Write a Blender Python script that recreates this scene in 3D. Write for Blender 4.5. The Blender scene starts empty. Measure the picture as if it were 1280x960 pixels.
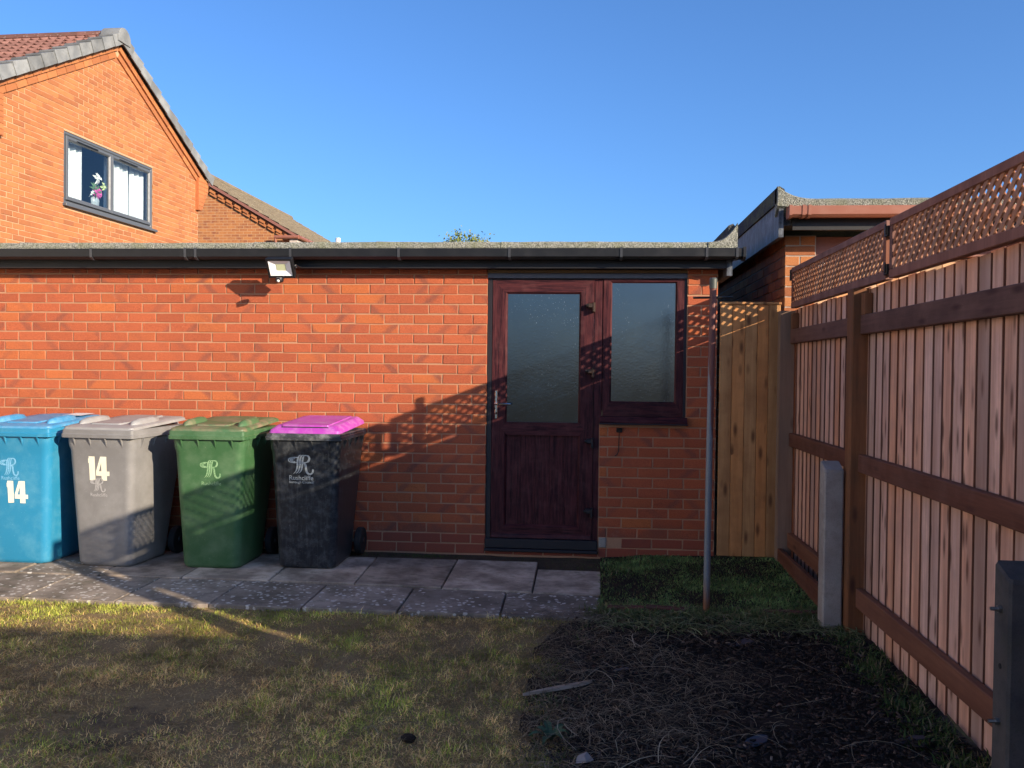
import bpy, math, random
import numpy as np
from mathutils import Vector, Matrix
R = math.radians
random.seed(7)
S = bpy.context.scene
C = bpy.data.collections.new('scene'); S.collection.children.link(C)

# ---------------------------------------------------------------- camera
YAW, PIT, ROL, FPX = -0.0878, -0.01625, 0.01118, 1074.8
f = Vector((math.sin(YAW)*math.cos(PIT), math.cos(YAW)*math.cos(PIT), math.sin(PIT)))
r0 = Vector((math.cos(YAW), -math.sin(YAW), 0)); u0 = r0.cross(f)
rr = r0*math.cos(ROL)+u0*math.sin(ROL); uu = -r0*math.sin(ROL)+u0*math.cos(ROL)
cam = bpy.data.cameras.new('camera'); co = bpy.data.objects.new('camera', cam); C.objects.link(co)
M = Matrix((rr, uu, -f)).transposed().to_4x4(); M.translation = (0.7532, -6.4047, 1.387)
co.matrix_world = M
cam.sensor_width = 36; cam.sensor_fit = 'HORIZONTAL'; cam.lens = 36*FPX/1280
cam.clip_start = .05; cam.clip_end = 2000
S.camera = co

# ---------------------------------------------------------------- light
SUN_DIR = Vector((-1, .695, -.386)).normalized()      # the way the sunlight travels
ELEV = math.asin(-SUN_DIR.z)
AZ = math.atan2(-SUN_DIR.x, -SUN_DIR.y)
W = bpy.data.worlds.new('World'); S.world = W; W.use_nodes = True
nt = W.node_tree; nt.nodes.clear()
sky = nt.nodes.new('ShaderNodeTexSky'); sky.sky_type = 'NISHITA'; sky.sun_disc = False
sky.sun_elevation = ELEV; sky.sun_rotation = AZ
sky.air_density = .9; sky.dust_density = 1.8; sky.ozone_density = 7.5; sky.altitude = 50
bg = nt.nodes.new('ShaderNodeBackground'); bg.inputs[1].default_value = .138
wo = nt.nodes.new('ShaderNodeOutputWorld')
nt.links.new(sky.outputs[0], bg.inputs[0]); nt.links.new(bg.outputs[0], wo.inputs[0])
sl = bpy.data.lights.new('sun', 'SUN'); sl.energy = 4.9; sl.angle = R(.42); sl.color = (1, .83, .62)
so = bpy.data.objects.new('sun', sl); C.objects.link(so)
so.rotation_mode = 'QUATERNION'; so.rotation_quaternion = SUN_DIR.to_track_quat('-Z', 'Y'); so.location = (8, -8, 6)
S.view_settings.view_transform = 'Standard'; S.view_settings.look = 'None'
S.view_settings.exposure = .9; S.view_settings.gamma = 1

# ---------------------------------------------------------------- helpers
class MB:
    """collects faces, builds ONE mesh"""
    def __init__(s): s.v = []; s.f = []; s.smooth = False
    def add(s, vs, fs):
        n = len(s.v); s.v += [tuple(v) for v in vs]; s.f += [tuple(i+n for i in f_) for f_ in fs]; return s
    def box(s, x0, x1, y0, y1, z0, z1):
        return s.add([(x0,y0,z0),(x1,y0,z0),(x1,y1,z0),(x0,y1,z0),(x0,y0,z1),(x1,y0,z1),(x1,y1,z1),(x0,y1,z1)],
                     [(0,3,2,1),(4,5,6,7),(0,1,5,4),(1,2,6,5),(2,3,7,6),(3,0,4,7)])
    def cbox(s, x0, x1, y0, y1, z0, z1, c=.003):
        """box with chamfered edges"""
        X = (x0, x1); Y = (y0, y1); Z = (z0, z1); vs = []; ix = {}
        for i in (0,1):
            for j in (0,1):
                for k in (0,1):
                    sx, sy, sz = (1-2*i), (1-2*j), (1-2*k)
                    p = (X[i], Y[j], Z[k])
                    for a in range(3):      # vertex on the face normal to axis a
                        q = [p[0]+sx*c, p[1]+sy*c, p[2]+sz*c]; q[a] = p[a]
                        ix[i,j,k,a] = len(vs); vs.append(tuple(q))
        fs = []
        def face(l):
            cen = [sum(vs[m][t] for m in l)/len(l) for t in range(3)]
            mid = ((x0+x1)/2, (y0+y1)/2, (z0+z1)/2)
            a = Vector(vs[l[1]])-Vector(vs[l[0]]); b = Vector(vs[l[2]])-Vector(vs[l[0]])
            if a.cross(b).dot(Vector(cen)-Vector(mid)) < 0: l = l[::-1]
            fs.append(tuple(l))
        for i in (0,1):
            face([ix[i,0,0,0],ix[i,1,0,0],ix[i,1,1,0],ix[i,0,1,0]])
            face([ix[0,i,0,1],ix[1,i,0,1],ix[1,i,1,1],ix[0,i,1,1]])
            face([ix[0,0,i,2],ix[1,0,i,2],ix[1,1,i,2],ix[0,1,i,2]])
            for j in (0,1):
                face([ix[i,j,0,0],ix[i,j,1,0],ix[i,j,1,1],ix[i,j,0,1]])
                face([ix[i,0,j,0],ix[i,1,j,0],ix[i,1,j,2],ix[i,0,j,2]])
                face([ix[0,i,j,1],ix[1,i,j,1],ix[1,i,j,2],ix[0,i,j,2]])
                for k in (0,1): face([ix[i,j,k,0],ix[i,j,k,1],ix[i,j,k,2]])
        return s.add(vs, fs)
    def loft(s, rings, cap=True, closed=True):
        n = len(rings[0]); vs = [p for r_ in rings for p in r_]; fs = []
        for i in range(len(rings)-1):
            for j in range(n if closed else n-1):
                a = i*n+j; b = i*n+(j+1)%n
                fs.append((a, b, b+n, a+n))
        if cap:
            fs.append(tuple(range(n))[::-1]); fs.append(tuple(range((len(rings)-1)*n, len(rings)*n)))
        return s.add(vs, fs)
    def tube(s, pts, r_, n=8, cap=True):
        """round bar along pts; r_ number or list"""
        rings = []; pts = [Vector(p) for p in pts]
        up = None
        for i, p in enumerate(pts):
            d = (pts[min(i+1, len(pts)-1)]-pts[max(i-1, 0)]).normalized()
            if up is None: up = d.orthogonal().normalized()
            up = (up-d*up.dot(d)).normalized(); w = d.cross(up)
            q = r_[i] if isinstance(r_, (list, tuple)) else r_
            rings.append([p+(up*math.cos(t)+w*math.sin(t))*q for t in [2*math.pi*k/n for k in range(n)]])
        return s.loft(rings, cap)
    def prism(s, poly, axis, a, b):
        """extrude 2D polygon; axis x: poly=(y,z); y: (x,z); z: (x,y)"""
        def P(p, t): return {'x': (t, p[0], p[1]), 'y': (p[0], t, p[1]), 'z': (p[0], p[1], t)}[axis]
        n = len(poly); vs = [P(p, a) for p in poly]+[P(p, b) for p in poly]
        fs = [tuple(range(n))[::-1], tuple(range(n, 2*n))]+[(i, (i+1) % n, (i+1) % n+n, i+n) for i in range(n)]
        return s.add(vs, fs)
    def mesh(s, name, mat=None, smooth=False):
        m = bpy.data.meshes.new(name); m.from_pydata(s.v, [], s.f); m.validate(); m.update()
        import bmesh
        bm = bmesh.new(); bm.from_mesh(m); bmesh.ops.recalc_face_normals(bm, faces=bm.faces); bm.to_mesh(m); bm.free()
        if mat: m.materials.append(mat)
        if smooth:
            for p in m.polygons: p.use_smooth = True
            m.set_sharp_from_angle(angle=R(38))
        return m

def link(name, mesh, parent=None, loc=(0,0,0), rot=(0,0,0), col=None, kind=None):
    o = bpy.data.objects.new(name, mesh); C.objects.link(o)
    o.location = loc; o.rotation_euler = rot
    if parent: o.parent = parent
    if col: o.color = col
    if kind: o['kind'] = kind
    return o
def obj(name, mb, mat, parent=None, loc=(0,0,0), rot=(0,0,0), smooth=False, kind=None, col=None):
    return link(name, mb.mesh(name, mat, smooth), parent, loc, rot, col, kind)
def thing(name, label, cat, loc=(0,0,0), rotz=0, group=None):
    o = bpy.data.objects.new(name, None); C.objects.link(o); o.empty_display_size = .1
    o.location = loc; o.rotation_euler = (0,0,rotz); o['label'] = label; o['category'] = cat
    if group: o['group'] = group
    return o
def tag(o, label, cat, group=None):
    o['label'] = label; o['category'] = cat
    if group: o['group'] = group
    return o
def rc(): return (random.random(), random.random(), random.random(), 1)

# ---------------------------------------------------------------- material helpers
class N:
    def __init__(s, name):
        s.m = bpy.data.materials.new(name); s.m.use_nodes = True; s.t = s.m.node_tree
        s.b = s.t.nodes['Principled BSDF']; s.o = s.t.nodes['Material Output']
    def n(s, typ, **k):
        nd = s.t.nodes.new(typ)
        for a, v in k.items():
            if a.startswith('_'): setattr(nd, a[1:], v)
            else:
                key = a.replace('__', ' ')
                if key.isdigit() or (key[0] == 'i' and key[1:].isdigit()): nd.inputs[int(key.strip('i'))].default_value = v
                else: nd.inputs[key].default_value = v
        return nd
    def l(s, a, b): s.t.links.new(a, b); return s
    def coord(s, kind='Object', offset=False, scale=(1,1,1)):
        if kind == 'Position': src = s.n('ShaderNodeNewGeometry').outputs['Position']
        else: src = s.n('ShaderNodeTexCoord').outputs[kind]
        if offset:
            oi = s.n('ShaderNodeObjectInfo'); mu = s.n('ShaderNodeMath', _operation='MULTIPLY', i1=37.0)
            s.l(oi.outputs['Random'], mu.inputs[0])
            ad = s.n('ShaderNodeVectorMath', _operation='ADD'); s.l(src, ad.inputs[0]); s.l(mu.outputs[0], ad.inputs[1]); src = ad.outputs[0]
        mp = s.n('ShaderNodeMapping'); mp.inputs['Scale'].default_value = scale; s.l(src, mp.inputs[0])
        return mp.outputs[0]
    def noise(s, vec, scale, detail=4, rough=.55, out='Fac'):
        nd = s.n('ShaderNodeTexNoise', Scale=scale, Detail=detail, Roughness=rough); s.l(vec, nd.inputs['Vector']); return nd.outputs[out]
    def ramp(s, fac, stops, interp='LINEAR'):
        nd = s.n('ShaderNodeValToRGB'); cr = nd.color_ramp; cr.interpolation = interp
        while len(cr.elements) < len(stops): cr.elements.new(.5)
        for e, (p, c) in zip(cr.elements, stops):
            e.position = p; e.color = (*c, 1) if isinstance(c, (tuple, list)) else (c, c, c, 1)
        s.l(fac, nd.inputs[0]); return nd.outputs[0]
    def mix(s, fac, a, b, mode='MIX'):
        nd = s.n('ShaderNodeMix', _data_type='RGBA', _blend_type=mode)
        for v, i in ((fac, 0), (a, 6), (b, 7)):
            if isinstance(v, (int, float)): nd.inputs[i].default_value = v if i == 0 else (v, v, v, 1)
            elif isinstance(v, (tuple, list)): nd.inputs[i].default_value = (*v, 1)
            else: s.l(v, nd.inputs[i])
        return nd.outputs[2]
    def math(s, op, a, b=0., c=None, clamp=False):
        nd = s.n('ShaderNodeMath', _operation=op); nd.use_clamp = clamp
        for i, v in enumerate((a, b) if c is None else (a, b, c)):
            if isinstance(v, (int, float)): nd.inputs[i].default_value = v
            else: s.l(v, nd.inputs[i])
        return nd.outputs[0]
    def bump(s, h, strength=.3, dist=.002, normal=None):
        nd = s.n('ShaderNodeBump', Strength=strength, Distance=dist); s.l(h, nd.inputs['Height'])
        if normal: s.l(normal, nd.inputs['Normal'])
        return nd.outputs[0]
    def done(s, col=None, rough=None, normal=None, spec=None, metal=None):
        for v, k in ((col, 'Base Color'), (rough, 'Roughness'), (spec, 'Specular IOR Level'), (metal, 'Metallic')):
            if v is None: continue
            if isinstance(v, (int, float)): s.b.inputs[k].default_value = v
            elif isinstance(v, (tuple, list)): s.b.inputs[k].default_value = (*v, 1)
            else: s.l(v, s.b.inputs[k])
        if normal: s.l(normal, s.b.inputs['Normal'])
        return s.m

def brick_mat(name, cols, smear, joined, grain=1.0, smear_amt=.8):
    """per-brick tint: object colour on single bricks, 'tint' attribute on joined ones; UV in metres from the brick's corner"""
    m = N(name)
    if joined: t = m.n('ShaderNodeAttribute', _attribute_name='tint').outputs['Color']
    else: t = m.n('ShaderNodeObjectInfo').outputs['Color']
    sp = m.n('ShaderNodeSeparateColor'); m.l(t, sp.inputs[0]); r1, r2, r3 = sp.outputs
    base = m.ramp(r1, [(i/(len(cols)-1), c) for i, c in enumerate(cols)])
    uv = m.n('ShaderNodeTexCoord').outputs['UV']; su = m.n('ShaderNodeSeparateXYZ'); m.l(uv, su.inputs[0])
    pos = m.coord('Position')
    # diagonal kiln smear across the brick
    sg = m.math('SUBTRACT', m.math('MULTIPLY', m.math('GREATER_THAN', r3, .5), 2.), 1.)
    wob = m.math('MULTIPLY', m.noise(pos, 35, 3), .05)
    d = m.math('ADD', m.math('SUBTRACT', su.outputs[0], m.math('MULTIPLY', r2, .30)), m.math('ADD', m.math('MULTIPLY', su.outputs[1], sg), wob))
    band = m.ramp(m.math('MULTIPLY', m.math('ABSOLUTE', d), 10.), [(.12, 1.), (.48, 0.)])
    band = m.math('MULTIPLY', band, m.ramp(r3, [(.0, .1), (.16, .2), (.45, 1.), (.55, .15), (.72, .2), (1., 1.)]))
    band = m.math('MULTIPLY', band, smear_amt)
    col = m.mix(band, base, smear)
    g = m.noise(pos, 170, 5, .7); g2 = m.noise(pos, 28, 4, .6)
    col = m.mix(m.ramp(g, [(.40, 0.), (.62, .62*grain)]), col, m.mix(1., col, (.50, .46, .50), 'MULTIPLY'))
    col = m.mix(m.ramp(g2, [(.4, 0.), (.75, .35)]), col, m.mix(1., col, (1.25, 1.15, 1.0), 'MULTIPLY'))
    # damp and splash dirt near the ground, large soft staining
    sz_ = m.n('ShaderNodeSeparateXYZ'); m.l(pos, sz_.inputs[0])
    dz_ = m.math('ADD', sz_.outputs[2], m.math('MULTIPLY', m.noise(pos, 5, 4), -.35))
    col = m.mix(m.ramp(dz_, [(-.0, .35), (.06, 0.)]), col, (.10, .06, .05))
    col = m.mix(m.ramp(m.noise(pos, 1.7, 4, .6), [(.45, 0.), (.68, .30)]), col, m.mix(1., col, (.74, .74, .80), 'MULTIPLY'))
    col = m.mix(m.ramp(m.noise(pos, 3.3, 6, .75), [(.62, 0.), (.74, .22)]), col, (.52, .36, .27))
    # pale mortar specks
    sk = m.ramp(m.noise(pos, 90, 2, .5), [(.74, 0.), (.78, .6)])
    col = m.mix(sk, col, (.5, .38, .28))
    return m.done(col, .9, m.bump(m.math('ADD', g, m.math('MULTIPLY', g2, .8)), .55*grain, .003), .25)

GB = [(.37,.095,.044), (.42,.108,.048), (.46,.120,.052), (.39,.100,.048), (.50,.145,.050)]
RUSTIC = [brick_mat('rustic_brick', GB, (.235,.082,.055), j, 1.15, .85) for j in (0, 1)]
SMOOTHB = [brick_mat('smooth_brick', [(.30,.062,.032), (.34,.07,.034), (.37,.08,.038)], (.2,.06,.05), j, .35, .25) for j in (0, 1)]
HB = [(.33,.122,.050), (.42,.162,.062), (.47,.185,.070), (.36,.134,.052)]
ORANGE = [brick_mat('orange_brick', HB, (.32,.12,.07), j, .7, .55) for j in (0, 1)]
NB = [(.30,.11,.05), (.40,.15,.06), (.5,.21,.08), (.36,.12,.05)]
NEIGH = [brick_mat('neighbour_brick', NB, (.18,.07,.045), j, 1., .6) for j in (0, 1)]

def mortar_mat(name, a, b):
    m = N(name); p = m.coord('Position'); n1 = m.noise(p, 60, 4); n2 = m.noise(p, 3, 3)
    col = m.mix(n1, a, b); col = m.mix(m.ramp(n2, [(.35, .25), (.6, 0.)]), col, m.mix(1., col, .6, 'MULTIPLY'))
    return m.done(col, .95, m.bump(n1, .5, .002), .2)
MORTAR = mortar_mat('mortar', (.34,.180,.105), (.45,.25,.15))
MORTAR_H = mortar_mat('pale_mortar', (.46,.26,.15), (.56,.34,.20))
MORTAR_N = mortar_mat('grey_mortar', (.30,.24,.2), (.42,.36,.3))

def felt_mat(name, a, b):
    m = N(name); p = m.coord('Position')
    v = m.n('ShaderNodeTexVoronoi', Scale=150.); m.l(p, v.inputs['Vector'])
    col = m.mix(m.ramp(v.outputs['Color'], [(.2, 0.), (.8, 1.)]), a, b)
    col = m.mix(m.ramp(m.noise(p, 7, 5), [(.45, 0.), (.7, .6)]), col, (.16,.17,.08))
    col = m.mix(m.ramp(m.noise(p, 45, 3), [(.62, 0.), (.7, .6)]), col, (.05,.05,.05))
    return m.done(col, .95, m.bump(v.outputs['Distance'], .9, .006), .2)
FELT = felt_mat('mineral_felt', (.12,.125,.105), (.36,.36,.31))
FELT_D = felt_mat('dark_felt', (.045,.045,.05), (.09,.09,.095))

def plastic(name, col, rough=.35, dust=(.3,.3,.3), amt=.15, scale=14, streak=0.):
    m = N(name); p = m.coord('Object', True)
    n1 = m.noise(p, scale, 6, .65)
    c = m.mix(m.ramp(n1, [(.45, 0.), (.75, amt)]), col, dust)
    sp = m.ramp(m.noise(p, 160, 2, .5), [(.71, 0.), (.75, 1.)])
    c = m.mix(m.math('MULTIPLY', sp, min(1., amt*3)), c, dust)
    if streak:
        ps = m.coord('Object', True, (40, 40, 2.5)); c = m.mix(m.ramp(m.noise(ps, 1.5, 4, .6), [(.5, 0.), (.75, streak)]), c, dust)
    ro = m.math('ADD', m.math('MULTIPLY', n1, .3), rough-.1)
    return m.done(c, ro, m.bump(n1, .15, .001), .4)
BLACKP = plastic('black_plastic', (.007,.0075,.009), .42, (.07,.07,.075), .10)
BROWNP = plastic('brown_plastic', (.26,.10,.065), .4, (.35,.2,.15), .2)
WHITEP = plastic('white_plastic', (.8,.8,.76), .4, (.6,.6,.55), .15)
GREYP = plastic('anthracite_plastic', (.085,.095,.11), .4, (.16,.17,.18), .1)
SOFFIT = plastic('dark_painted_board', (.010,.010,.012), .5, (.04,.04,.045), .15, 6)
WEATHERB = plastic('weathered_black_board', (.035,.04,.05), .5, (.22,.25,.3), .75, 9, .6)

def wood(name, a, b, knot=(.05,.02,.012), axis=2, knots=.6, stain=None, stain_amt=.5, rough=.8, gs=1.):
    m = N(name)
    sc = [38*gs, 38*gs, 38*gs]; sc[axis] = 2.2
    p = m.coord('Object', True, tuple(sc)); q = m.coord('Object', True)
    g = m.noise(p, 1., 6, .65); g2 = m.noise(p, .25, 3)
    col = m.mix(m.ramp(g, [(.3, 0.), (.7, 1.)]), a, b)
    rnd = m.n('ShaderNodeObjectInfo').outputs['Random']
    col = m.mix(.85, col, m.mix(1., col, m.ramp(rnd, [(0., (.60,.59,.60)), (.3, (.92,.92,.96)), (.7, (1.08,.95,.88)), (1., (.92,.64,.44))]), 'MULTIPLY'))
    col = m.mix(m.ramp(g2, [(.42, 0.), (.66, .7)]), col, m.mix(1., col, (.58,.50,.47), 'MULTIPLY'))
    if stain: col = m.mix(m.ramp(m.noise(q, 5, 5, .6), [(.42, 0.), (.7, stain_amt)]), col, stain)
    if knots:
        ks = [15, 15, 15]; ks[axis] = 4.5
        kp = m.coord('Object', True, tuple(ks)); v = m.n('ShaderNodeTexVoronoi', Scale=1., Randomness=1.); m.l(kp, v.inputs['Vector'])
        cs = m.n('ShaderNodeSeparateColor'); m.l(v.outputs['Color'], cs.inputs[0])
        k = m.math('MULTIPLY', m.ramp(v.outputs['Distance'], [(.10, 1.), (.30, 0.)]), m.math('GREATER_THAN', cs.outputs[0], 1-knots))
        col = m.mix(m.math('MULTIPLY', k, .85), col, knot)
    return m.done(col, rough, m.bump(g, .5, .002), .25)
BOARD = wood('fence_board_wood', (.56,.33,.245), (.93,.67,.54), (.12,.055,.035), 2, .5, (.36,.25,.21), .5)
RAIL = wood('dark_rail_wood', (.10,.050,.038), (.20,.105,.080), (.05,.02,.015), 1, .3, (.22,.12,.09), .35)
RAILO = wood('orange_rail_wood', (.17,.072,.042), (.28,.125,.072), (.07,.03,.02), 1, .3, (.12,.05,.035), .5)
POST = wood('brown_post_wood', (.15,.065,.03), (.28,.13,.06), (.05,.02,.015), 2, .3, (.10,.065,.04), .5)
GPOST = wood('pale_post_wood', (.30,.20,.14), (.45,.32,.23), (.08,.04,.03), 2, .2)
TREL = wood('trellis_wood', (.19,.098,.076), (.30,.160,.122), (.1,.04,.03), 2, .0, (.2,.1,.08), .3)
GATE = wood('yellow_board_wood', (.44,.225,.085), (.64,.36,.15), (.10,.04,.018), 2, .8, (.26,.12,.05), .6)
SPLIN = wood('weathered_wood', (.28,.24,.19), (.42,.37,.30), (.15,.12,.1), 0, .0)

def concrete(name, a, b, lich=0., moss=0., scale=1.):
    m = N(name); p = m.coord('Position')
    rnd = m.n('ShaderNodeObjectInfo').outputs['Random']
    n1 = m.noise(p, 3*scale, 5, .6); n2 = m.noise(p, 220, 3, .6); n3 = m.noise(p, 12, 5, .6)
    col = m.mix(m.ramp(n1, [(.40, 0.), (.60, 1.)]), a, b)
    col = m.mix(.8, col, m.mix(1., col, m.ramp(rnd, [(0., .65), (.5, .95), (1., 1.15)]), 'MULTIPLY'))
    col = m.mix(m.ramp(n3, [(.5, 0.), (.72, .6)]), col, m.mix(1., col, (.5,.48,.45), 'MULTIPLY'))
    col = m.mix(m.ramp(n2, [(.5, 0.), (.7, .5)]), col, m.mix(1., col, .55, 'MULTIPLY'))
    if lich:
        dist = m.n('ShaderNodeVectorMath', _operation='ADD'); m.l(p, dist.inputs[0])
        nv = m.n('ShaderNodeTexNoise', Scale=30., Detail=3.); m.l(p, nv.inputs['Vector'])
        sc = m.n('ShaderNodeVectorMath', _operation='SCALE'); m.l(nv.outputs['Color'], sc.inputs[0]); sc.inputs['Scale'].default_value = .045
        m.l(sc.outputs[0], dist.inputs[1])
        v = m.n('ShaderNodeTexVoronoi', Scale=24.); m.l(dist.outputs[0], v.inputs['Vector'])
        cs = m.n('ShaderNodeSeparateColor'); m.l(v.outputs['Color'], cs.inputs[0])
        th = m.ramp(m.noise(p, 2.3, 3), [(.30, .75), (.60, .08)])
        k = m.math('MULTIPLY', m.ramp(v.outputs['Distance'], [(.22, 1.), (.34, 0.)]), m.math('GREATER_THAN', cs.outputs[0], th))
        col = m.mix(m.math('MULTIPLY', k, lich), col, (.58,.55,.50))
    if moss: col = m.mix(m.ramp(m.noise(p, 8, 5, .7), [(.55, 0.), (.68, moss)]), col, (.05,.06,.025))
    return m.done(col, .9, m.bump(m.math('ADD', n2, n3), .4, .002), .25)
SLAB = concrete('paving_concrete', (.23,.185,.145), (.50,.415,.33), .0, .5, 1.3)
SLAB_L = concrete('lichened_concrete', (.175,.145,.115), (.33,.275,.225), .85, .45, 1.3)
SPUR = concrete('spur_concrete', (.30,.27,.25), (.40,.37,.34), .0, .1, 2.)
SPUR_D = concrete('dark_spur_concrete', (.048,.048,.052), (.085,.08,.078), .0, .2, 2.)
PATCHC = concrete('patch_concrete', (.30,.28,.25), (.42,.40,.36), .0, .1, 4.)

def simple(name, col, rough=.5, metal=0., spec=.5, var=.15, scale=30):
    m = N(name); p = m.coord('Object'); n1 = m.noise(p, scale, 4)
    c = m.mix(m.ramp(n1, [(.4, 0.), (.7, var*2)]), col, m.mix(1., col, .6, 'MULTIPLY'))
    return m.done(c, rough, m.bump(n1, .1, .001), spec, metal)
CHROME = simple('chrome', (.75,.75,.75), .18, 1.)
STEEL = simple('dull_steel', (.35,.33,.30), .45, 1.)
DARKM = simple('dark_metal', (.03,.025,.022), .5, .6)
BRONZE = simple('bronze_hinge', (.08,.05,.035), .4, .6)
RUBBER = simple('rubber', (.012,.012,.013), .8)
VINYL = simple('cream_vinyl', (.78,.76,.60), .5, var=.1)

# ================================================================ bricks
def brick_mesh(L, mat, variants=7, H=.065, D=.05, rough=.0019):
    out = []
    for k in range(variants):
        rnd = random.Random(hash((round(L,3), k)) & 0xffff)
        j = lambda: rnd.uniform(-rough, rough)
        c = .0028
        # front face toward -y at y=0, body back to y=D; origin at lower left corner
        o = [(j(), c, j()), (L+j(), c, j()), (L+j(), c, H+j()), (j(), c, H+j())]
        fr = [(o[0][0]+c, j()*.6, o[0][2]+c), (o[1][0]-c, j()*.6, o[1][2]+c), (o[2][0]-c, j()*.6, o[2][2]-c), (o[3][0]+c, j()*.6, o[3][2]-c)]
        bk = [(0, D, 0), (L, D, 0), (L, D, H), (0, D, H)]
        vs = fr+o+bk
        fs = [(0,1,2,3)]+[(i, (i+1)%4+0, (i+1)%4+4, i+4) for i in range(4)]+[(i+4, (i+1)%4+4, (i+1)%4+8, i+8) for i in range(4)]
        fs = [fs[0]]+[f_[::-1] for f_ in fs[1:]]
        out.append((vs, fs))
    return out
BSRC = {}
def bsrc(L, mat):
    k = (round(L, 3), mat.name)
    if k not in BSRC:
        data = brick_mesh(L, mat); ms = []
        for vs, fs in data:
            m = bpy.data.meshes.new('brick'); m.from_pydata(vs, [], fs); m.materials.append(mat); m.update()
            uv = m.uv_layers.new(name='UVMap')
            for lp in m.loops:
                v = m.vertices[lp.vertex_index].co; uv.data[lp.index].uv = (v.x, v.z)
            ms.append(m)
        BSRC[k] = (data, ms)
    return BSRC[k]
def lay(bricks, mats, parent, origin=(0,0,0), rotz=0, n_single=300, key=None, wallparent=None):
    """bricks: list of (x, z, L, matkey) in wall coords (front at local y=0 facing -y), first n_single become objects"""
    mb_v = []; mb_f = []; uvs = []; tints = []; mi = []
    if key: bricks = sorted(bricks, key=key)
    for i, (x, z, L, mk) in enumerate(bricks):
        data, ms = bsrc(L, mats[mk][0]); k = random.randrange(len(ms)); c = rc()
        dy = random.uniform(-.0015, .0015); dz = random.uniform(-.0012, .0012); ry = random.uniform(-.004, .004)
        if i < n_single:
            link('brick', ms[k], parent, (x, dy, z+dz), (0, ry, 0), c)
        else:
            vs, fs = data[k]; n = len(mb_v)
            mb_v += [(v[0]+x, v[1]+dy, v[2]+z+dz) for v in vs]
            for f_ in fs:
                mb_f.append(tuple(q+n for q in f_)); mi.append(list(mats).index(mk))
                for q in f_: uvs.append((vs[q][0], vs[q][2])); tints.append(c)
    if mb_v:
        m = bpy.data.meshes.new('brickwork'); m.from_pydata(mb_v, [], mb_f)
        for k in mats: m.materials.append(mats[k][1])
        m.polygons.foreach_set('material_index', mi)
        u = m.uv_layers.new(name='UVMap'); u.data.foreach_set('uv', np.array(uvs, 'f').ravel())
        a = m.color_attributes.new('tint', 'FLOAT_COLOR', 'CORNER'); a.data.foreach_set('color', np.array(tints, 'f').ravel())
        m.update(); link('brickwork', m, parent, kind='stuff')

# ================================================================ SETTING: ground
def hnoise(x, y, s, seed=0):
    from mathutils import noise
    return noise.noise(Vector((x*s+seed, y*s-seed, seed*.37)))
def ground_mat(name, a, b, c, sc=6):
    m = N(name); p = m.coord('Position'); n1 = m.noise(p, sc, 6, .65); n2 = m.noise(p, sc*14, 5, .7)
    col = m.mix(m.ramp(n1, [(.35, 0.), (.65, 1.)]), a, b); col = m.mix(m.ramp(n2, [(.45, 0.), (.7, .8)]), col, c)
    return m.done(col, .95, m.bump(n2, .9, .02), .2)
def bare_patch(mat, cx, cy, rx, ry, colr):
    m = N.__new__(N); m.m = mat; m.t = mat.node_tree; m.b = m.t.nodes['Principled BSDF']; m.o = m.t.nodes['Material Output']
    p = m.coord('Position'); s_ = m.n('ShaderNodeSeparateXYZ'); m.l(p, s_.inputs[0])
    dx = m.math('DIVIDE', m.math('SUBTRACT', s_.outputs[0], cx), rx); dy = m.math('DIVIDE', m.math('SUBTRACT', s_.outputs[1], cy), ry)
    d = m.math('ADD', m.math('ADD', m.math('MULTIPLY', dx, dx), m.math('MULTIPLY', dy, dy)), m.math('MULTIPLY', m.noise(p, 9, 4), 1.4))
    old = m.b.inputs['Base Color'].links[0].from_socket
    m.l(m.mix(m.ramp(d, [(.55, 1.), (.95, 0.)]), old, colr), m.b.inputs['Base Color'])
SOIL = ground_mat('dark_soil', (.012,.009,.008), (.028,.021,.017), (.048,.036,.027))
THATCH = ground_mat('lawn_thatch', (.18,.125,.06), (.27,.195,.10), (.36,.27,.15))
bare_patch(THATCH, -1.10, -3.22, .62, .40, (.05,.040,.036))
DRYLAND = ground_mat('far_ground', (.05,.06,.025), (.07,.07,.03), (.06,.05,.03), 1.)
g = MB().add([(-400,-400,-.06),(400,-400,-.06),(400,400,-.06),(-400,400,-.06)], [(0,1,2,3)])
obj('ground', g, DRYLAND, kind='structure')
def sheet(name, x0, x1, y0, y1, z, mat, step=.12, amp=.012, fn=None):
    nx = int((x1-x0)/step)+1; ny = int((y1-y0)/step)+1; vs = []; fs = []
    for j in range(ny+1):
        for i in range(nx+1):
            x = x0+(x1-x0)*i/nx; y = y0+(y1-y0)*j/ny
            zz = z+amp*hnoise(x, y, 1.9, 3)+amp*.6*hnoise(x, y, 6, 9)
            if fn: zz += fn(x, y)
            vs.append((x, y, zz))
    for j in range(ny):
        for i in range(nx):
            a = j*(nx+1)+i; fs.append((a, a+1, a+nx+2, a+nx+1))
    m = bpy.data.meshes.new(name); m.from_pydata(vs, [], fs); m.materials.append(mat); m.update()
    for p in m.polygons: p.use_smooth = True
    return link(name, m, kind='structure')
def bedx(y): return .74+.05*math.sin(y*3.1)-.1*min(1, max(0, (-1.6-y)/1.9))
LAWN_Z = -.028
sheet('lawn', -9, .86, -9.2, -1.5, LAWN_Z, THATCH, .07, .012, lambda x, y: -.06*min(1, max(0, (x-(bedx(y)-.11+.13*hnoise(x, y, 3.3, 31)))/.06)))
sheet('soil_bed', .50, 2.26, -9.2, -1.36, -.024, SOIL, .06, .03, lambda x, y: -.05*min(1, max(0, (bedx(y)-.17+.13*hnoise(x, y, 3.3, 31)-x)/.06)))
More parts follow.
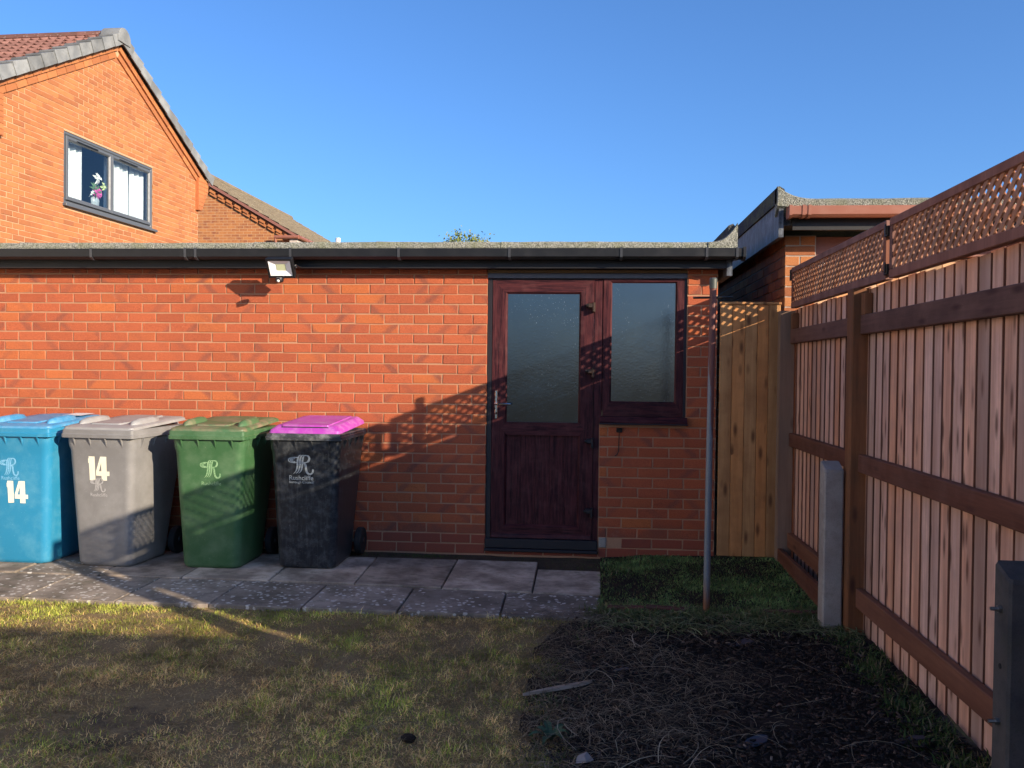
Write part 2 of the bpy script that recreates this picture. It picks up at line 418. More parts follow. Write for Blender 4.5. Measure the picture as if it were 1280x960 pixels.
sheet('verge_soil', .862, 2.3, -1.40, .3, -.004, SOIL, .1, .014, lambda x, y: .04*max(0, (y+1.2)/1.3)*(1 if x > 1.2 else max(0, (x-.862)/.34)))
sheet('wall_foot_soil', -6.5, .86, -1.02, .0, -.030, ground_mat('brown_soil', (.05,.035,.025), (.09,.065,.045), (.12,.09,.06), 9), .06, .006, lambda x, y: .02 if y > -.17 else 0)
sheet('neighbour_yard', 2.34, 9, -9.2, 0, -.03, THATCH, .3)

# ---- paving slabs (parts of the path)
path = thing('paved_path', 'two rows of weathered grey concrete slabs along the foot of the brick wall', 'paving')
def slab(poly, mat, z=0.):
    cx = sum(p[0] for p in poly)/4; cy = sum(p[1] for p in poly)/4
    g_ = .005; pl = []
    for x, y in poly: pl.append((x-cx+(g_ if x < cx else -g_), y-cy+(g_ if y < cy else -g_)))
    c = .004; top = [(x*(1-c/.3), y*(1-c/.3)) for x, y in pl]
    mb = MB(); mb.loft([[(x, y, -.045) for x, y in pl], [(x, y, -c) for x, y in pl], [(x, y, 0) for x, y in top]])
    obj('paving_slab', mb, mat, path, (cx, cy, z+random.uniform(-.003, .002)), (random.uniform(-.004, .004), random.uniform(-.004, .004), 0))
ja = [(-6.25,-6.2),(-5.60,-5.55),(-4.97,-4.91),(-4.34,-4.28),(-3.72,-3.66),(-3.11,-3.05),(-2.52,-2.47),(-1.945,-1.90),(-1.36,-1.302),(-.778,-.73),(-.178,-.157),(.413,.423)]
for (b0, f0), (b1, f1) in zip(ja[:-1], ja[1:]):
    k = -.972 if f0 < -1 else (-1.0 if f0 < -.5 else -1.03)
    slab([(f0, k), (f1, k-.012), (b1, -.2), (b0, -.2)], SLAB if random.random() < .8 else SLAB_L)
slab([(.422, -1.045), (.855, -1.045), (.862, -.405), (.418, -.40)], SLAB, -.006)
jb = [-6.2,-5.61,-5.03,-4.43,-3.83,-3.24,-2.62,-2.03,-1.455,-.897,-.33,.263,.845]
for i in range(len(jb)-1):
    k0 = -.985 if jb[i] < -1 else -1.0-.03*(jb[i]+1); k1 = -.985 if jb[i+1] < -1 else -1.0-.03*(jb[i+1]+1)
    slab([(jb[i]+.01, -1.565), (jb[i+1]+.01, -1.575), (jb[i+1], k1-.012), (jb[i], k0-.012)], SLAB_L, -.004)

# ---- edging bricks on the soil
EDGB = brick_mat('dirty_red_brick', [(.13,.045,.032), (.17,.06,.042)], (.06,.04,.03), 0, 1., .8)
ed = thing('brick_edging', 'row of red edging bricks lying in the grass between path end and concrete post', 'edging', (0,0,0))
for i in range(6):
    m_ = bsrc(.215, EDGB)[1]
    x = .88+i*.226
    if 2 <= i <= 3: continue
    link('brick', random.choice(m_), ed, (x, -1.42+.01*i, -.040+random.uniform(-.008,.004)), (R(random.uniform(-4, 4)), R(random.uniform(-2,2)), R(random.uniform(-3, 3))), rc())

# ================================================================ GARAGE
gar = thing('brick_garage', 'low flat-roofed garage of orange-red brick with burgundy door and window', 'garage', (0,0,0))
wm = MB(); MY = .0045
wm.box(-6.5, -.004, MY, .10, -.12, 2.155); wm.box(-.004, .842, MY, .10, -.12, .045)
wm.box(.842, 1.4745, MY, .10, -.12, .995); wm.box(1.4745, 1.693, MY, .10, -.12, 2.155)
wm.box(1.60, 1.6925, .10, 7., -.12, 2.155)
wall = obj('wall', wm, MORTAR, gar)
J = lambda n: (28-n)*.075
bl = []
def row_bricks(xa, xb, n, joint0, per=.225):
    """fill course n between xa and xb with joints at joint0+k*per"""
    k = math.floor((xa-joint0)/per); z = J(n+1)+.005
    while True:
        a = joint0+k*per; b = a+per; k += 1
        if a >= xb-.02: break
        a2 = max(a+.005, xa+.001); b2 = min(b-.005, xb-.001)
        if b2-a2 < .03: continue
        bl.append((a2, z, b2-a2, 's' if n >= 26 else 'r'))
for n in range(-1, 28):
    off = 0. if n % 2 else .1125
    row_bricks(-6.45, -.001, n, off-.225+random.uniform(-.004, .004))
    if n >= 15: row_bricks(.845, 1.692, n, 1.014 if n % 2 == 0 else 1.131)
    else: row_bricks(1.478, 1.692, n, 1.4665 if n % 2 == 0 else 1.5765)
row_bricks(0, .84, 27, -.013)
# top course is cut under the soffit; the concrete patch replaces one brick
bl = [b for b in bl if b[1] < 2.13 and not (.8 < b[0] < .93 and abs(b[1]-J(27)-.005) < .01)]
camd = lambda b: (b[0]+b[2]/2-.753)**2+(b[1]-1.387)**2+(9 if (b[0] < -.95 and b[1] < .95) else 0)+(99 if b[0] < -4.1 else 0)
lay(bl, {'r': RUSTIC, 's': SMOOTHB}, wall, key=camd)
# garage flank bricks (towards the gate), joined
fl = []
for n in range(-1, 28):
    for k in range(30):
        y = .108+k*.225+(.1125 if n % 2 else 0); fl.append((y, J(n+1)+.005, .215, 'r'))
fw = link('side_wall', MB().box(0, .01, 0, .01, 0, .01).mesh('side_wall', MORTAR), gar, (1.6935, 0, 0), (0, 0, R(90)))
fw.data = MB().box(.102, 6.9, .0035, .012, -.12, 2.15).mesh('side_wall', MORTAR)
lay(fl, {'r': RUSTIC}, fw, n_single=0)
obj('mortar_patch', MB().cbox(.848, .905, -.006, .01, J(27)+.0, J(26), .006), PATCHC, wall)
# roof slab, kerb felt strips, fascia, soffit, gutter
roof = obj('roof', MB().box(-6.5, 1.72, -.10, 7., 2.235, 2.262), FELT_D, gar)
obj('fascia', MB().box(-6.5, 1.735, -.118, -.096, 2.133, 2.2625), SOFFIT, gar)
obj('soffit', MB().box(-6.5, 1.735, -.095, .0, 2.137, 2.147), SOFFIT, gar)
xx = -6.4
while xx < 1.7:
    x1 = min(xx+.93, 1.74); dz = random.uniform(-.003, .003); pr = []
    h = 2.322+dz
    poly = [(-.135,2.264),(-.142,2.285),(-.140,h-.012),(-.130,h),(-.09,h+.002),(.0,h-.03),(.10,2.268)]
    mb = MB(); k = 7
    mb.loft([[(xx+(x1+.004-xx)*i/k, y+(.0 if 0 < i else -.0025), z+random.uniform(-.0022,.0022)+(.0025 if i == 0 else 0)) for y, z in poly] for i in range(k+1)])
    obj('felt_strip', mb, FELT, roof, smooth=False); xx = x1
# raised verge at the right end with its felt ramp
mb = MB(); mb.prism([(1.70,2.20),(1.735,2.25),(1.745,2.44),(1.775,2.452),(1.795,2.43),(1.80,2.20)], 'y', -.12, 6.9)
obj('verge_kerb', mb, FELT_D, roof)
mb = MB(); ring = []
for i in range(9):
    t = i/8; x = 1.60+.205*t; zt = 2.322+.135*t**2.6
    ring.append([(x, -.145, 2.262+.0*t), (x, -.150, zt-.01), (x, -.12, zt), (x, -.105, zt-.02), (x, -.10, 2.262)])
mb.loft(ring); obj('verge_end', mb, FELT, roof)
obj('barge_board', MB().box(1.7365, 1.775, -.12, 6.8, 2.08, 2.199), WEATHERB, gar)
# gutter: squared channel
gp = [(-.122,2.258),(-.122,2.215),(-.135,2.192),(-.205,2.188),(-.228,2.205),(-.232,2.258),(-.228,2.264),(-.222,2.258),(-.216,2.212),(-.2,2.198),(-.14,2.2),(-.13,2.216),(-.128,2.258)]
BRKT = plastic('bracket_plastic', (.04,.042,.048), .3, (.12,.12,.13), .2)
gut = obj('gutter', MB().prism(gp, 'x', -6.5, 1.83), BLACKP, gar)
bp = [(-.121,2.262),(-.121,2.210),(-.135,2.186),(-.205,2.1815),(-.232,2.20),(-.237,2.262),(-.231,2.269),(-.222,2.264),(-.226,2.209),(-.204,2.1875),(-.137,2.1915),(-.1275,2.212),(-.1275,2.262)]
for x in (-3.83,-2.98,-2.245,-2.165,-1.44,-.63,.18,.98,1.58,1.79,-4.7,-5.6):
    obj('gutter_bracket', MB().prism(bp, 'x', x-.009, x+.009), BRKT, gut)
obj('stop_end', MB().prism([(-.121,2.264),(-.121,2.205),(-.14,2.180),(-.21,2.178),(-.237,2.20),(-.24,2.27)], 'x', 1.831, 1.85), BLACKP, gut)
# gutter outlet below the right end
vp = thing('flue_pipe', 'small white vent pipe with dark collar sticking up behind the flat roof edge', 'vent pipe', (-2.13, 3.3, 2.262))
obj('pipe', MB().tube([(0,0,0),(0,0,.62)], .028, 10), WHITEP, vp, smooth=True)
obj('collar', MB().tube([(0,0,.50),(0,0,.53)], .045, 10), DARKM, vp, smooth=True)

# ---- door and window frames: burgundy foil with grain
def upvc(name, axis):
    m = N(name); sc = [60, 60, 60]; sc[axis] = 5
    p = m.coord('Object', True, tuple(sc)); g_ = m.noise(p, 1., 6, .7); q = m.coord('Object', True)
    col = m.mix(m.ramp(g_, [(.35, 0.), (.65, 1.)]), (.015,.0045,.008), (.088,.024,.026))
    d = m.noise(q, 9, 5, .6); col = m.mix(m.ramp(d, [(.5, 0.), (.8, .25)]), col, (.20,.09,.085))
    return m.done(col, .5, m.bump(g_, .25, .001), .14)
FV, FH = upvc('burgundy_foil_upright', 2), upvc('burgundy_foil_level', 0)
FD = simple('dark_seal', (.012,.008,.010), .5)
HEAD = wood('timber_head', (.16,.10,.055), (.26,.17,.09), axis=0, knots=0)
GREYT = simple('grey_trim', (.085,.09,.115), .5)
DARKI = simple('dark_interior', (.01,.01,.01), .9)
def glass_obscure():
    m = N('obscure_glass'); p = m.coord('Position')
    n1 = m.noise(p, 75, 3, .5); n2 = m.noise(p, 7, 2, .5); n0 = m.noise(p, 3, 3, .6)
    sp = m.ramp(m.noise(p, 130, 1, .4), [(.72, 0.), (.755, 1.)])
    sp = m.math('MULTIPLY', sp, m.ramp(n0, [(.42, .1), (.6, 1.)]))
    col = m.mix(m.math('MULTIPLY', sp, .6), m.mix(n0, (.001,.004,.010), (.003,.008,.016)), (.42,.47,.52))
    m.b.inputs['IOR'].default_value = 2.15
    m.done(col, m.math('ADD', m.math('MULTIPLY', n2, .12), .07), m.bump(m.math('ADD', n1, m.math('MULTIPLY', n2, 1.2)), .12, .0016), .5)
    return m.m
OBS = glass_obscure()
def mitred(name, x0, x1, z0, z1, w, y, d, parent, bev=.012, wt=None, wb=None):
    """four-sided mitred frame: outer rect, width w, front at y, depth d; bevel to the inside. returns inner rect"""
    wt = wt or w; wb = wb or w
    O = [(x0,z0),(x1,z0),(x1,z1),(x0,z1)]; I = [(x0+w,z0+wb),(x1-w,z0+wb),(x1-w,z1-wt),(x0+w,z1-wt)]
    I2 = [(x0+w-bev,z0+wb-bev),(x1-w+bev,z0+wb-bev),(x1-w+bev,z1-wt+bev),(x0+w-bev,z1-wt+bev)]
    for i in range(4):
        j = (i+1) % 4
        prof = [[(O[q][0], y+d, O[q][1]), (O[q][0], y, O[q][1]), (I2[q][0], y, I2[q][1]), (I[q][0], y+bev*1.2, I[q][1]), (I[q][0], y+d, I[q][1])] for q in (i, j)]
        obj(name, MB().loft(prof), FH if i in (0, 2) else FV, parent)
    return I
RY = .022   # recess of the joinery
obj('timber_head', MB().cbox(.0, 1.473, .006, .06, 2.112, 2.136, .003), HEAD, gar)
obj('head_trim', MB().cbox(.0, 1.473, .001, .06, 2.072, 2.110, .003), GREYT, gar)
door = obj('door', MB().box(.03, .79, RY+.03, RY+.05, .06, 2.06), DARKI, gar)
obj('door_frame', MB().loft([[(x, y, z) for x, y in ((.0,RY-.004),(.034,RY-.004),(.034,RY+.06),(.0,RY+.06))] for z in (.05, 2.071)]), FD, door)
obj('frame_head', MB().box(.035, .796, RY+.012, RY+.06, 2.062, 2.071), FD, door)
obj('frame_post', MB().cbox(.7955, .8605, RY+.002, RY+.06, .05, 2.071, .003), FV, door)
I = mitred('door_stile', .038, .795, .125, 2.060, .113, RY-.006, .04, door, .016, wt=.105, wb=.105)
obj('midrail', MB().prism([(.152,.90),(.690,.90),(.735,.95),(.690,.998),(.152,.998),(.108,.95)], 'y', RY-.012, RY+.03), FH, door)
obj('glass_pane', MB().box(.150, .692, RY+.010, RY+.018, .995, 1.957), OBS, door)
for i in range(5):   # lower panel of five upright boards
    a = .152+i*.1082
    obj('panel_board', MB().cbox(a+.0008, a+.1078, RY+.010, RY+.02, .229, .902, .0007), FV, door)
obj('kick_bar', MB().prism([(RY+.02,.128),(RY-.022,.131),(RY-.014,.155),(RY-.006,.163),(RY+.02,.163)], 'x', .045, .788), FH, door)
obj('threshold', MB().cbox(-.004, .838, RY-.03, RY+.06, .052, .123, .004).cbox(-.006, .842, RY-.055, RY+.06, .030, .051, .004), FD, door)
ha = obj('handle', MB().cbox(.061, .083, -.002, .018, 1.02, 1.235, .005), CHROME, door)
obj('lever', MB().tube([(.072,.0,1.135),(.072,-.042,1.135),(.085,-.05,1.135),(.185,-.048,1.132)], [.009,.009,.010,.008], 8), CHROME, ha, smooth=True)
obj('keyhole', MB().tube([(.074,-.004,1.062),(.074,.01,1.062)], .009, 8), DARKM, ha)
for z in (1.865, 1.38, .86, .34):
    hg = obj('hinge', MB().cbox(.748, .800, -.030, RY, z-.012, z+.022, .005).cbox(.782, .802, -.034, RY-.001, z-.045, z+.03, .005), BRONZE if z > 1 else FD, door)
    obj('hinge_pin', MB().tube([(.735,-.022,z+.005),(.755,-.022,z+.005)], .012, 8), DARKM, hg, smooth=True)
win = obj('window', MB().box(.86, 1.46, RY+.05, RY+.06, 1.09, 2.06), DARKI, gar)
obj('window_frame', MB().box(1.455, 1.4735, RY-.004, RY+.06, 1.05, 2.071), FD, win)
I = mitred('sash', .863, 1.454, 1.053, 2.068, .066, RY-.004, .04, win, .014, wt=.030, wb=.113)
obj('glass_pane', MB().box(.925, 1.392, RY+.010, RY+.018, 1.160, 2.040), OBS, win)
obj('sill', MB().prism([(RY+.04,1.0),(-.045,1.0),(-.048,1.012),(-.01,1.05),(RY+.04,1.052)], 'x', .845, 1.482), FH, win)
obj('sill_nose', MB().cbox(.842, 1.486, -.052, -.02, .993, 1.0045, .003), FD, win)

# ---- wall hook (hold-back) under the window
hk = thing('wall_hook', 'thin black iron hook hanging on the brick wall under the garage window', 'hook', (.99, 0, .95))
obj('plate', MB().cbox(-.022, .022, -.012, .004, -.016, .018, .003).tube([(-.018,-.012,.0),(.02,-.02,.012)], .006, 6), DARKM, hk)
obj('rod', MB().tube([(0,-.018,0),(-.002,-.018,-.11),(-.004,-.02,-.155),(-.014,-.024,-.178),(-.032,-.026,-.19)], .0035, 6), DARKM, hk, smooth=True)

# ================================================================ floodlight
fd = thing('floodlight', 'black square LED floodlight with motion sensor mounted under the garage gutter', 'floodlight', (-1.505, -.255, 2.115))
K = Matrix.Rotation(R(33), 4, 'X')
def tilt(o): o.rotation_euler = K.to_euler(); return o
fb = tilt(obj('housing', MB().cbox(-.098, .098, .0175, .045, -.074, .074, .006), BLACKP, fd))
bz = MB()
for a in ((-.1,.1,-.006,.0174,.060,.077), (-.1,.1,-.006,.0174,-.077,-.060), (-.1,-.083,-.0055,.0174,-.0599,.0599), (.083,.1,-.0055,.0174,-.0599,.0599)): bz.cbox(*a, .002)
obj('bezel', bz, BLACKP, fb)
rf = MB(); O = [(-.0825,-.0595),(.0825,-.0595),(.0825,.0595),(-.0825,.0595)]; Q = [(-.036,-.024),(.036,-.024),(.036,.024),(-.036,.024)]
rf.loft([[(x, -.003, z) for x, z in O], [(x, .0155, z) for x, z in Q]], cap=False)
SILV = simple('white_reflector', (.85,.85,.85), .3, 0., .6, .02)
LED = simple('led_plate', (.62,.66,.42), .5, var=.2, scale=300)
obj('reflector', rf, SILV, fb)
obj('led_plate', MB().cbox(-.034, .034, .0135, .0165, -.026, .026, .001), LED, fb)
obj('bracket', MB().tube([(.07,.03,.0),(.098,.05,.03),(.105,.135,.02)], .006, 6).tube([(-.02,.03,-.02),(-.02,.14,.0)], .008, 6).cbox(-.06, .06, .130, .137, -.02, .04, .002), BLACKP, fd)
sn = obj('sensor', MB().loft([[(.026*math.cos(t)*q, -.03+.026*math.sin(t)*q, z) for t in [k*math.pi/6 for k in range(12)]] for q, z in ((.6,-.066),(1.1,-.072),(1.2,-.088),(1.,-.1),(.5,-.106))]), BLACKP, fd, loc=(.0,.015,-.002), smooth=True)
obj('sensor_lens', MB().loft([[(.011*math.cos(t)*q, -.055-dy, -.094+.011*math.sin(t)*q) for t in [k*math.pi/5 for k in range(10)]] for q, dy in ((1,-.004),(1,.002),(.7,.007),(.2,.009))]), WHITEP, sn, smooth=True)
obj('screw', MB().tube([(.112,.02,.0),(.12,.02,.0)], .008, 8), CHROME, fb)

# ================================================================ WHEELED BINS
def rrect(w, y0, y1, rf_, rb, z, n=5):
    """rounded rectangle ring, w wide, y0 front, y1 rear"""
    pts = []
    for cx, cy, r_, a0 in ((w/2-rf_, y0+rf_, rf_, -90), (w/2-rb, y1-rb, rb, 0), (-w/2+rb, y1-rb, rb, 90), (-w/2+rf_, y0+rf_, rf_, 180)):
        for k in range(n+1):
            a = R(a0+90*k/n); pts.append((cx+r_*math.cos(a), cy+r_*math.sin(a), z))
    return pts
def ribbon(pts, ws):
    """flat tapered stroke polygons in 2D -> list of quads"""
    L = []; n = len(pts)
    for i, (x, y) in enumerate(pts):
        a = pts[max(i-1,0)]; b = pts[min(i+1,n-1)]; dx, dy = b[0]-a[0], b[1]-a[1]; l = math.hypot(dx, dy) or 1
        nx, ny = -dy/l, dx/l; w = ws[i]/2 if isinstance(ws, list) else ws/2
        L.append(((x+nx*w, y+ny*w), (x-nx*w, y-ny*w)))
    return [[L[i][0], L[i][1], L[i+1][1], L[i+1][0]] for i in range(n-1)]
def spline(ctrl, n=6):
    out = []
    P = [ctrl[0]]+list(ctrl)+[ctrl[-1]]
    for i in range(1, len(P)-2):
        for k in range(n):
            t = k/n; p0, p1, p2, p3 = P[i-1:i+3]
            out.append(tuple(.5*(2*p1[a]+(p2[a]-p0[a])*t+(2*p0[a]-5*p1[a]+4*p2[a]-p3[a])*t*t+(3*p1[a]-p0[a]-3*p2[a]+p3[a])*t**3) for a in (0, 1)))
    out.append(ctrl[-1]); return out
def emblem():
    q = []
    for i in range(3):      # feather plume of three sweeping strokes
        x = .40+.10*i
        c = spline([(x+.12,1.0),(x+.03,.93),(x-.02,.72),(x-.03,.45),(x-.09,.18),(x-.2,.03+.01*i)])
        n = len(c); q += ribbon(c, [.012+.068*math.sin(math.pi*min(1, (k+1)/n)) for k in range(n)])
    for rad, w in ((.115, .05), (.05, .06)):     # curl at the left
        c = [(.15+rad*1.25*math.cos(a), .73+rad*math.sin(a)) for a in [R(30+300*k/16) for k in range(17)]]; q += ribbon(c, w)
    q += ribbon(spline([(.17,.86),(.3,.87),(.42,.86)]), .055); q += ribbon(spline([(.17,.61),(.26,.60),(.36,.63)]), .05)
    q += ribbon(spline([(.62,.97),(.78,.965),(.86,.84),(.80,.66),(.62,.60)]), [.05]*6+[.075]*7+[.09]*6+[.05]*6)   # bowl of the R
    q += ribbon(spline([(.62,.60),(.70,.50),(.72,.28),(.78,.08),(.90,.03),(.99,.12),(1.0,.27)]), [.06]*4+[.09]*18+[.075]*15)
    return q
FONT = {}
def text2d(s, size):
    cu = bpy.data.curves.new('txt', 'FONT'); cu.body = s; cu.size = size; cu.resolution_u = 3; cu.offset = size*.012
    to = bpy.data.objects.new('txt', cu); C.objects.link(to); bpy.context.view_layer.update()
    me = bpy.data.meshes.new_from_object(to.evaluated_get(bpy.context.evaluated_depsgraph_get()))
    vs = [(v.co.x, v.co.y) for v in me.vertices]; fs = [tuple(p.vertices) for p in me.polygons]
    bpy.data.objects.remove(to); bpy.data.meshes.remove(me); return vs, fs
GL1 = [[(.02,.0),(.30,.02),(.29,1.),(.0,1.)], [(-.03,.72),(.01,.72),(.01,.93),(-.03,.90)]]
GL4 = [[(.60,0),(.86,0),(.86,1.),(.60,1.)], [(.34,.20),(.60,.20),(.60,.385),(.34,.385)], [(.86,.20),(.99,.20),(.99,.385),(.86,.385)], [(.34,.385),(.485,.385),(.60,.74),(.60,1.),(.56,1.)]]
def make_bin(name, label, bodym, lidm, rimm, x, yf, yaw, deco, style='arch', wid=1.):
    t = thing(name, label, 'wheelie bin', (x, yf+.25, 0), yaw, 'wheelie bins along the garage wall')
    W0, W1 = .408*wid, .495*wid
    rings = []
    def sec(z):
        k = z/.89; return W0+(W1-W0)*k, -.25-.052*k, .20+.17*k**1.1, .055, .04
    for z in (0., .012, .03, .2, .45, .70, .80, .835, .89):
        w, y0, y1, a, b = sec(z)
        if z == 0: w -= .03; y0 += .015; y1 -= .015
        if z == .012: w -= .008; y0 += .004
        if z >= .835: w += .012; y0 -= .008
        rings.append(rrect(w, y0, y1, a, b, z, 6))
    body = obj('body', MB().loft(rings), bodym, t, smooth=True)
    # upper side pockets and gussets under the rim
    gs = MB()
    for k in range(4):
        gx = -W1*.36+k*W1*.24; gs.add([(gx-.003,-.296,.805),(gx+.003,-.296,.805),(gx-.003,-.298,.89),(gx+.003,-.298,.89),(gx-.003,-.33,.89),(gx+.003,-.33,.89)], [(0,2,4),(1,5,3),(0,4,5,1),(0,1,3,2)])
    for sx in (-1, 1):
        for k in range(4):
            gy = -.2+k*.15; a = sx*W1*.5; b = sx*(W1*.5+.028)
            gs.add([(a,gy-.003,.82),(a,gy+.003,.82),(a,gy-.003,.89),(a,gy+.003,.89),(b,gy-.003,.89),(b,gy+.003,.89)], [(0,2,4),(1,5,3),(0,4,5,1),(0,1,3,2)])
    obj('rim_gussets', gs, bodym, body, kind='stuff')
    RW = .54*wid
    rim_top = .952 if style == 'arch' else .938
    rim = MB(); rim.loft([rrect(RW-.03,-.315,.34,.02,.02,.888,3), rrect(RW,-.332,.352,.018,.02,.892,3), rrect(RW,-.334,.354,.018,.02,.915,3), rrect(RW-.008,-.329,.352,.018,.02,.92,3), rrect(RW-.008,-.329,.352,.02,.02,rim_top-.006,3), rrect(RW-.02,-.322,.346,.02,.02,rim_top,3)])
    obj('rim', rim, rimm, t, smooth=True)
    # lid: slopes up to the back
    def lz(y, z): return z+(y+.33)*.058
    def ring(w, y0, y1, r_, z, n=4): return [(px, py, lz(py, z)) for px, py, _ in rrect(w, y0, y1, r_, r_, 0, n)]
    if style == 'arch':
        l = MB(); l.loft([ring(RW-.012,-.327,.362,.03,.945), ring(RW-.02,-.322,.362,.03,.962), ring(RW-.05,-.290,.35,.04,.972), ring(RW-.20,-.25,.34,.05,.974)])
        lid = obj('lid', l, lidm, t, smooth=True)
        for sx in (-1, 1):      # two moulded arches for the hands
            hb = MB(); hb.loft([[(sx*(RW*.36)+.038*s_*math.cos(a), y, lz(y, .968)+.042*s_*max(0, math.sin(a))) for a in [math.pi*k/8 for k in range(9)]] for y, s_ in ((-.235,.15),(-.21,.75),(-.15,1.),(.0,1.),(.06,.8),(.10,.15))])
            obj('lid_grip', hb, lidm, lid, smooth=True)
        obj('lid_panel', MB().loft([ring(RW*.44,-.24,.30,.02,.970), ring(RW*.44-.012,-.234,.294,.02,.983)]), lidm, lid, smooth=True)
    else:
        l = MB(); l.loft([ring(RW-.035,-.318,.365,.03,.934), ring(RW-.045,-.312,.36,.03,.955), ring(RW-.115,-.272,.34,.035,.984), ring(RW-.125,-.262,.33,.03,.986)])
        lid = obj('lid', l, lidm, t, smooth=True)
        obj('lid_panel', MB().loft([ring(RW-.20,-.285,.30,.012,.972), ring(RW-.21,-.283,.30,.012,.9925)]), lidm, lid, smooth=True)
        obj('grip_slot', MB().add([(-.165,-.2880,.9755),(.165,-.2880,.9755),(.165,-.2868,.9825),(-.165,-.2868,.9825),(.15,-.294,.964),(.175,-.294,.964)], [(0,1,2,3),(4,5,1)]), RUBBER, lid)
        q = text2d('NO HOT ASHES', .03)
        vs = [(vx-.10, -.16+vy*1.0, lz(-.16+vy, .9935)) for vx, vy in q[0]]; obj('lid_lettering', MB().add(vs, q[1]), WORN_WHITE, lid)
    # rear handle and hinge lugs
    obj('rear_handle', MB().tube([(-.20*wid,.375,.905),(-.20*wid,.43,.935),(.20*wid,.43,.935),(.20*wid,.375,.905)], .014, 8), rimm, t, smooth=True)
    for sx in (-1, 1):
        obj('hinge_lug', MB().cbox(sx*.14*wid-.02, sx*.14*wid+.02, .37, .425, .90, .965, .006), lidm, t)
    obj('axle', MB().tube([(-.245,.27,.10),(.245,.27,.10)], .012, 8), STEEL, t, smooth=True)
    for sx in (-1, 1):
        wh = obj('wheel', MB().loft([[(sx*.245+dx, .27+q*math.cos(a), .10+q*math.sin(a)) for a in [2*math.pi*k/20 for k in range(20)]] for dx, q in ((-.024,.07),(-.024,.094),(-.017,.10),(.017,.10),(.024,.094),(.024,.07))]), RUBBER, t, smooth=True)
        hub = MB().loft([[(sx*.245+sx*dx, .27+q*math.cos(a), .10+q*math.sin(a)) for a in [2*math.pi*k/16 for k in range(16)]] for dx, q in ((.0,.069),(.012,.069),(.016,.03),(.03,.024),(.03,.005))])
        obj('hub', hub, BLACKP, wh, smooth=True)
    # decoration on the front face
    def FP(u, z, off=.0016): k = z/.89; return (u, -.25-.052*k-off, z)
    def quads(qs, u0, z0, sx, sz, off): 
        mb = MB()
        for i_, q in enumerate(qs): mb.add([FP(u0+a*sx, z0+b*sz, off+i_*.000008) for a, b in q], [tuple(range(len(q)))])
        return mb
    for d in deco:
        if d[0] == '14':
            _, u, z, w, h = d
            obj('number_one', quads(GL1, u, z, w, h, .002), VINYL, body); obj('number_four', quads(GL4, u, z, w, h, .002), VINYL, body)
        elif d[0] == 'logo':
            _, u, z, w, h, mt = d; obj('crest_print', quads(emblem(), u, z, w, h, .0012), mt, body)
        else:
            _, s, u, z, w, mt = d; vs, fs = text2d(s, 1.); mx = max(v[0] for v in vs); k = w/mx
            obj('lettering', MB().add([FP(u+a*k, z+b*k*1.0, .0012) for a, b in vs], fs), mt, body)
    return t
def worn(name, col, amt, under):
    m = N(name); n1 = m.noise(m.coord('Object'), 110, 4, .7)
    return m.done(m.mix(m.ramp(n1, [(.35+amt*.1, 0.), (.6+amt*.1, 1.)]), col, under), .5)
WORN_WHITE = worn('worn_white_print', (.75,.72,.75), .2, (.45,.25,.45))
PR_BLUE = worn('blue_bin_print', (.22,.47,.66), .3, (.10,.34,.56))
PR_GREY = worn('grey_bin_print', (.44,.43,.43), .3, (.30,.295,.29))
PR_GREEN = worn('green_bin_print', (.30,.47,.26), .2, (.13,.28,.12))
PR_DARK = worn('dark_bin_print', (.33,.37,.38), 1.2, (.12,.14,.15))
BLUE = plastic('blue_plastic', (.020,.20,.36), .38, (.16,.40,.50), .35, 7)
BLUE_L = plastic('blue_lid_plastic', (.035,.22,.42), .35, (.30,.46,.60), .45, 9)
GREY = plastic('grey_plastic', (.18,.178,.178), .45, (.36,.36,.36), .3, 7)
GREY_L = plastic('grey_lid_plastic', (.25,.25,.25), .4, (.42,.41,.40), .4, 9)
GREEN = plastic('green_plastic', (.042,.115,.046), .4, (.24,.33,.21), .26, 6)
GREEN_L = plastic('green_lid_plastic', (.06,.135,.06), .45, (.30,.20,.14), .95, 6)
DARK = plastic('charcoal_plastic', (.016,.019,.024), .3, (.28,.30,.31), .20, 20, .10)
DARK_R = plastic('worn_charcoal_plastic', (.04,.045,.05), .35, (.35,.36,.36), .6, 14)
PURP = plastic('purple_plastic', (.36,.05,.36), .36, (.58,.36,.55), .4, 12)
bb = make_bin('wheelie_bin', 'blue wheelie bin with 14 below the crest, leftmost of the row', BLUE, BLUE_L, BLUE, -3.185, -.745, R(0),
    [('logo', -.112, .615, .13, .125, PR_BLUE), ('text', 'Rushcliffe', -.11, .588, .135, PR_BLUE), ('14', -.065, .425, .15, .155)])
LPATCH = simple('pale_patch', (.62,.66,.70), .5)  # flat pale patch at the rear of the blue lid
obj('lid_pale_patch', MB().add([(.04,.17,1.0125),(.19,.17,1.0125),(.20,.34,1.0225),(.05,.34,1.0225)], [(0,1,2,3)]), LPATCH, [c for c in bb.children if c.name.startswith('lid')][0])
make_bin('wheelie_bin', 'grey wheelie bin with large 14 above its crest, between the blue and green bins', GREY, GREY_L, GREY, -2.545, -.755, R(-4.5),
    [('14', -.082, .598, .155, .165), ('logo', -.075, .518, .11, .095, PR_GREY), ('text', 'Rushcliffe', -.08, .487, .13, PR_GREY)])
make_bin('wheelie_bin', 'green wheelie bin with dirty brown-stained lid beside the purple-lidded bin', GREEN, GREEN_L, GREEN, -1.818, -.715, R(0),
    [('logo', -.055, .625, .14, .125, PR_GREEN), ('text', 'Rushcliffe', -.05, .578, .14, PR_GREEN)])
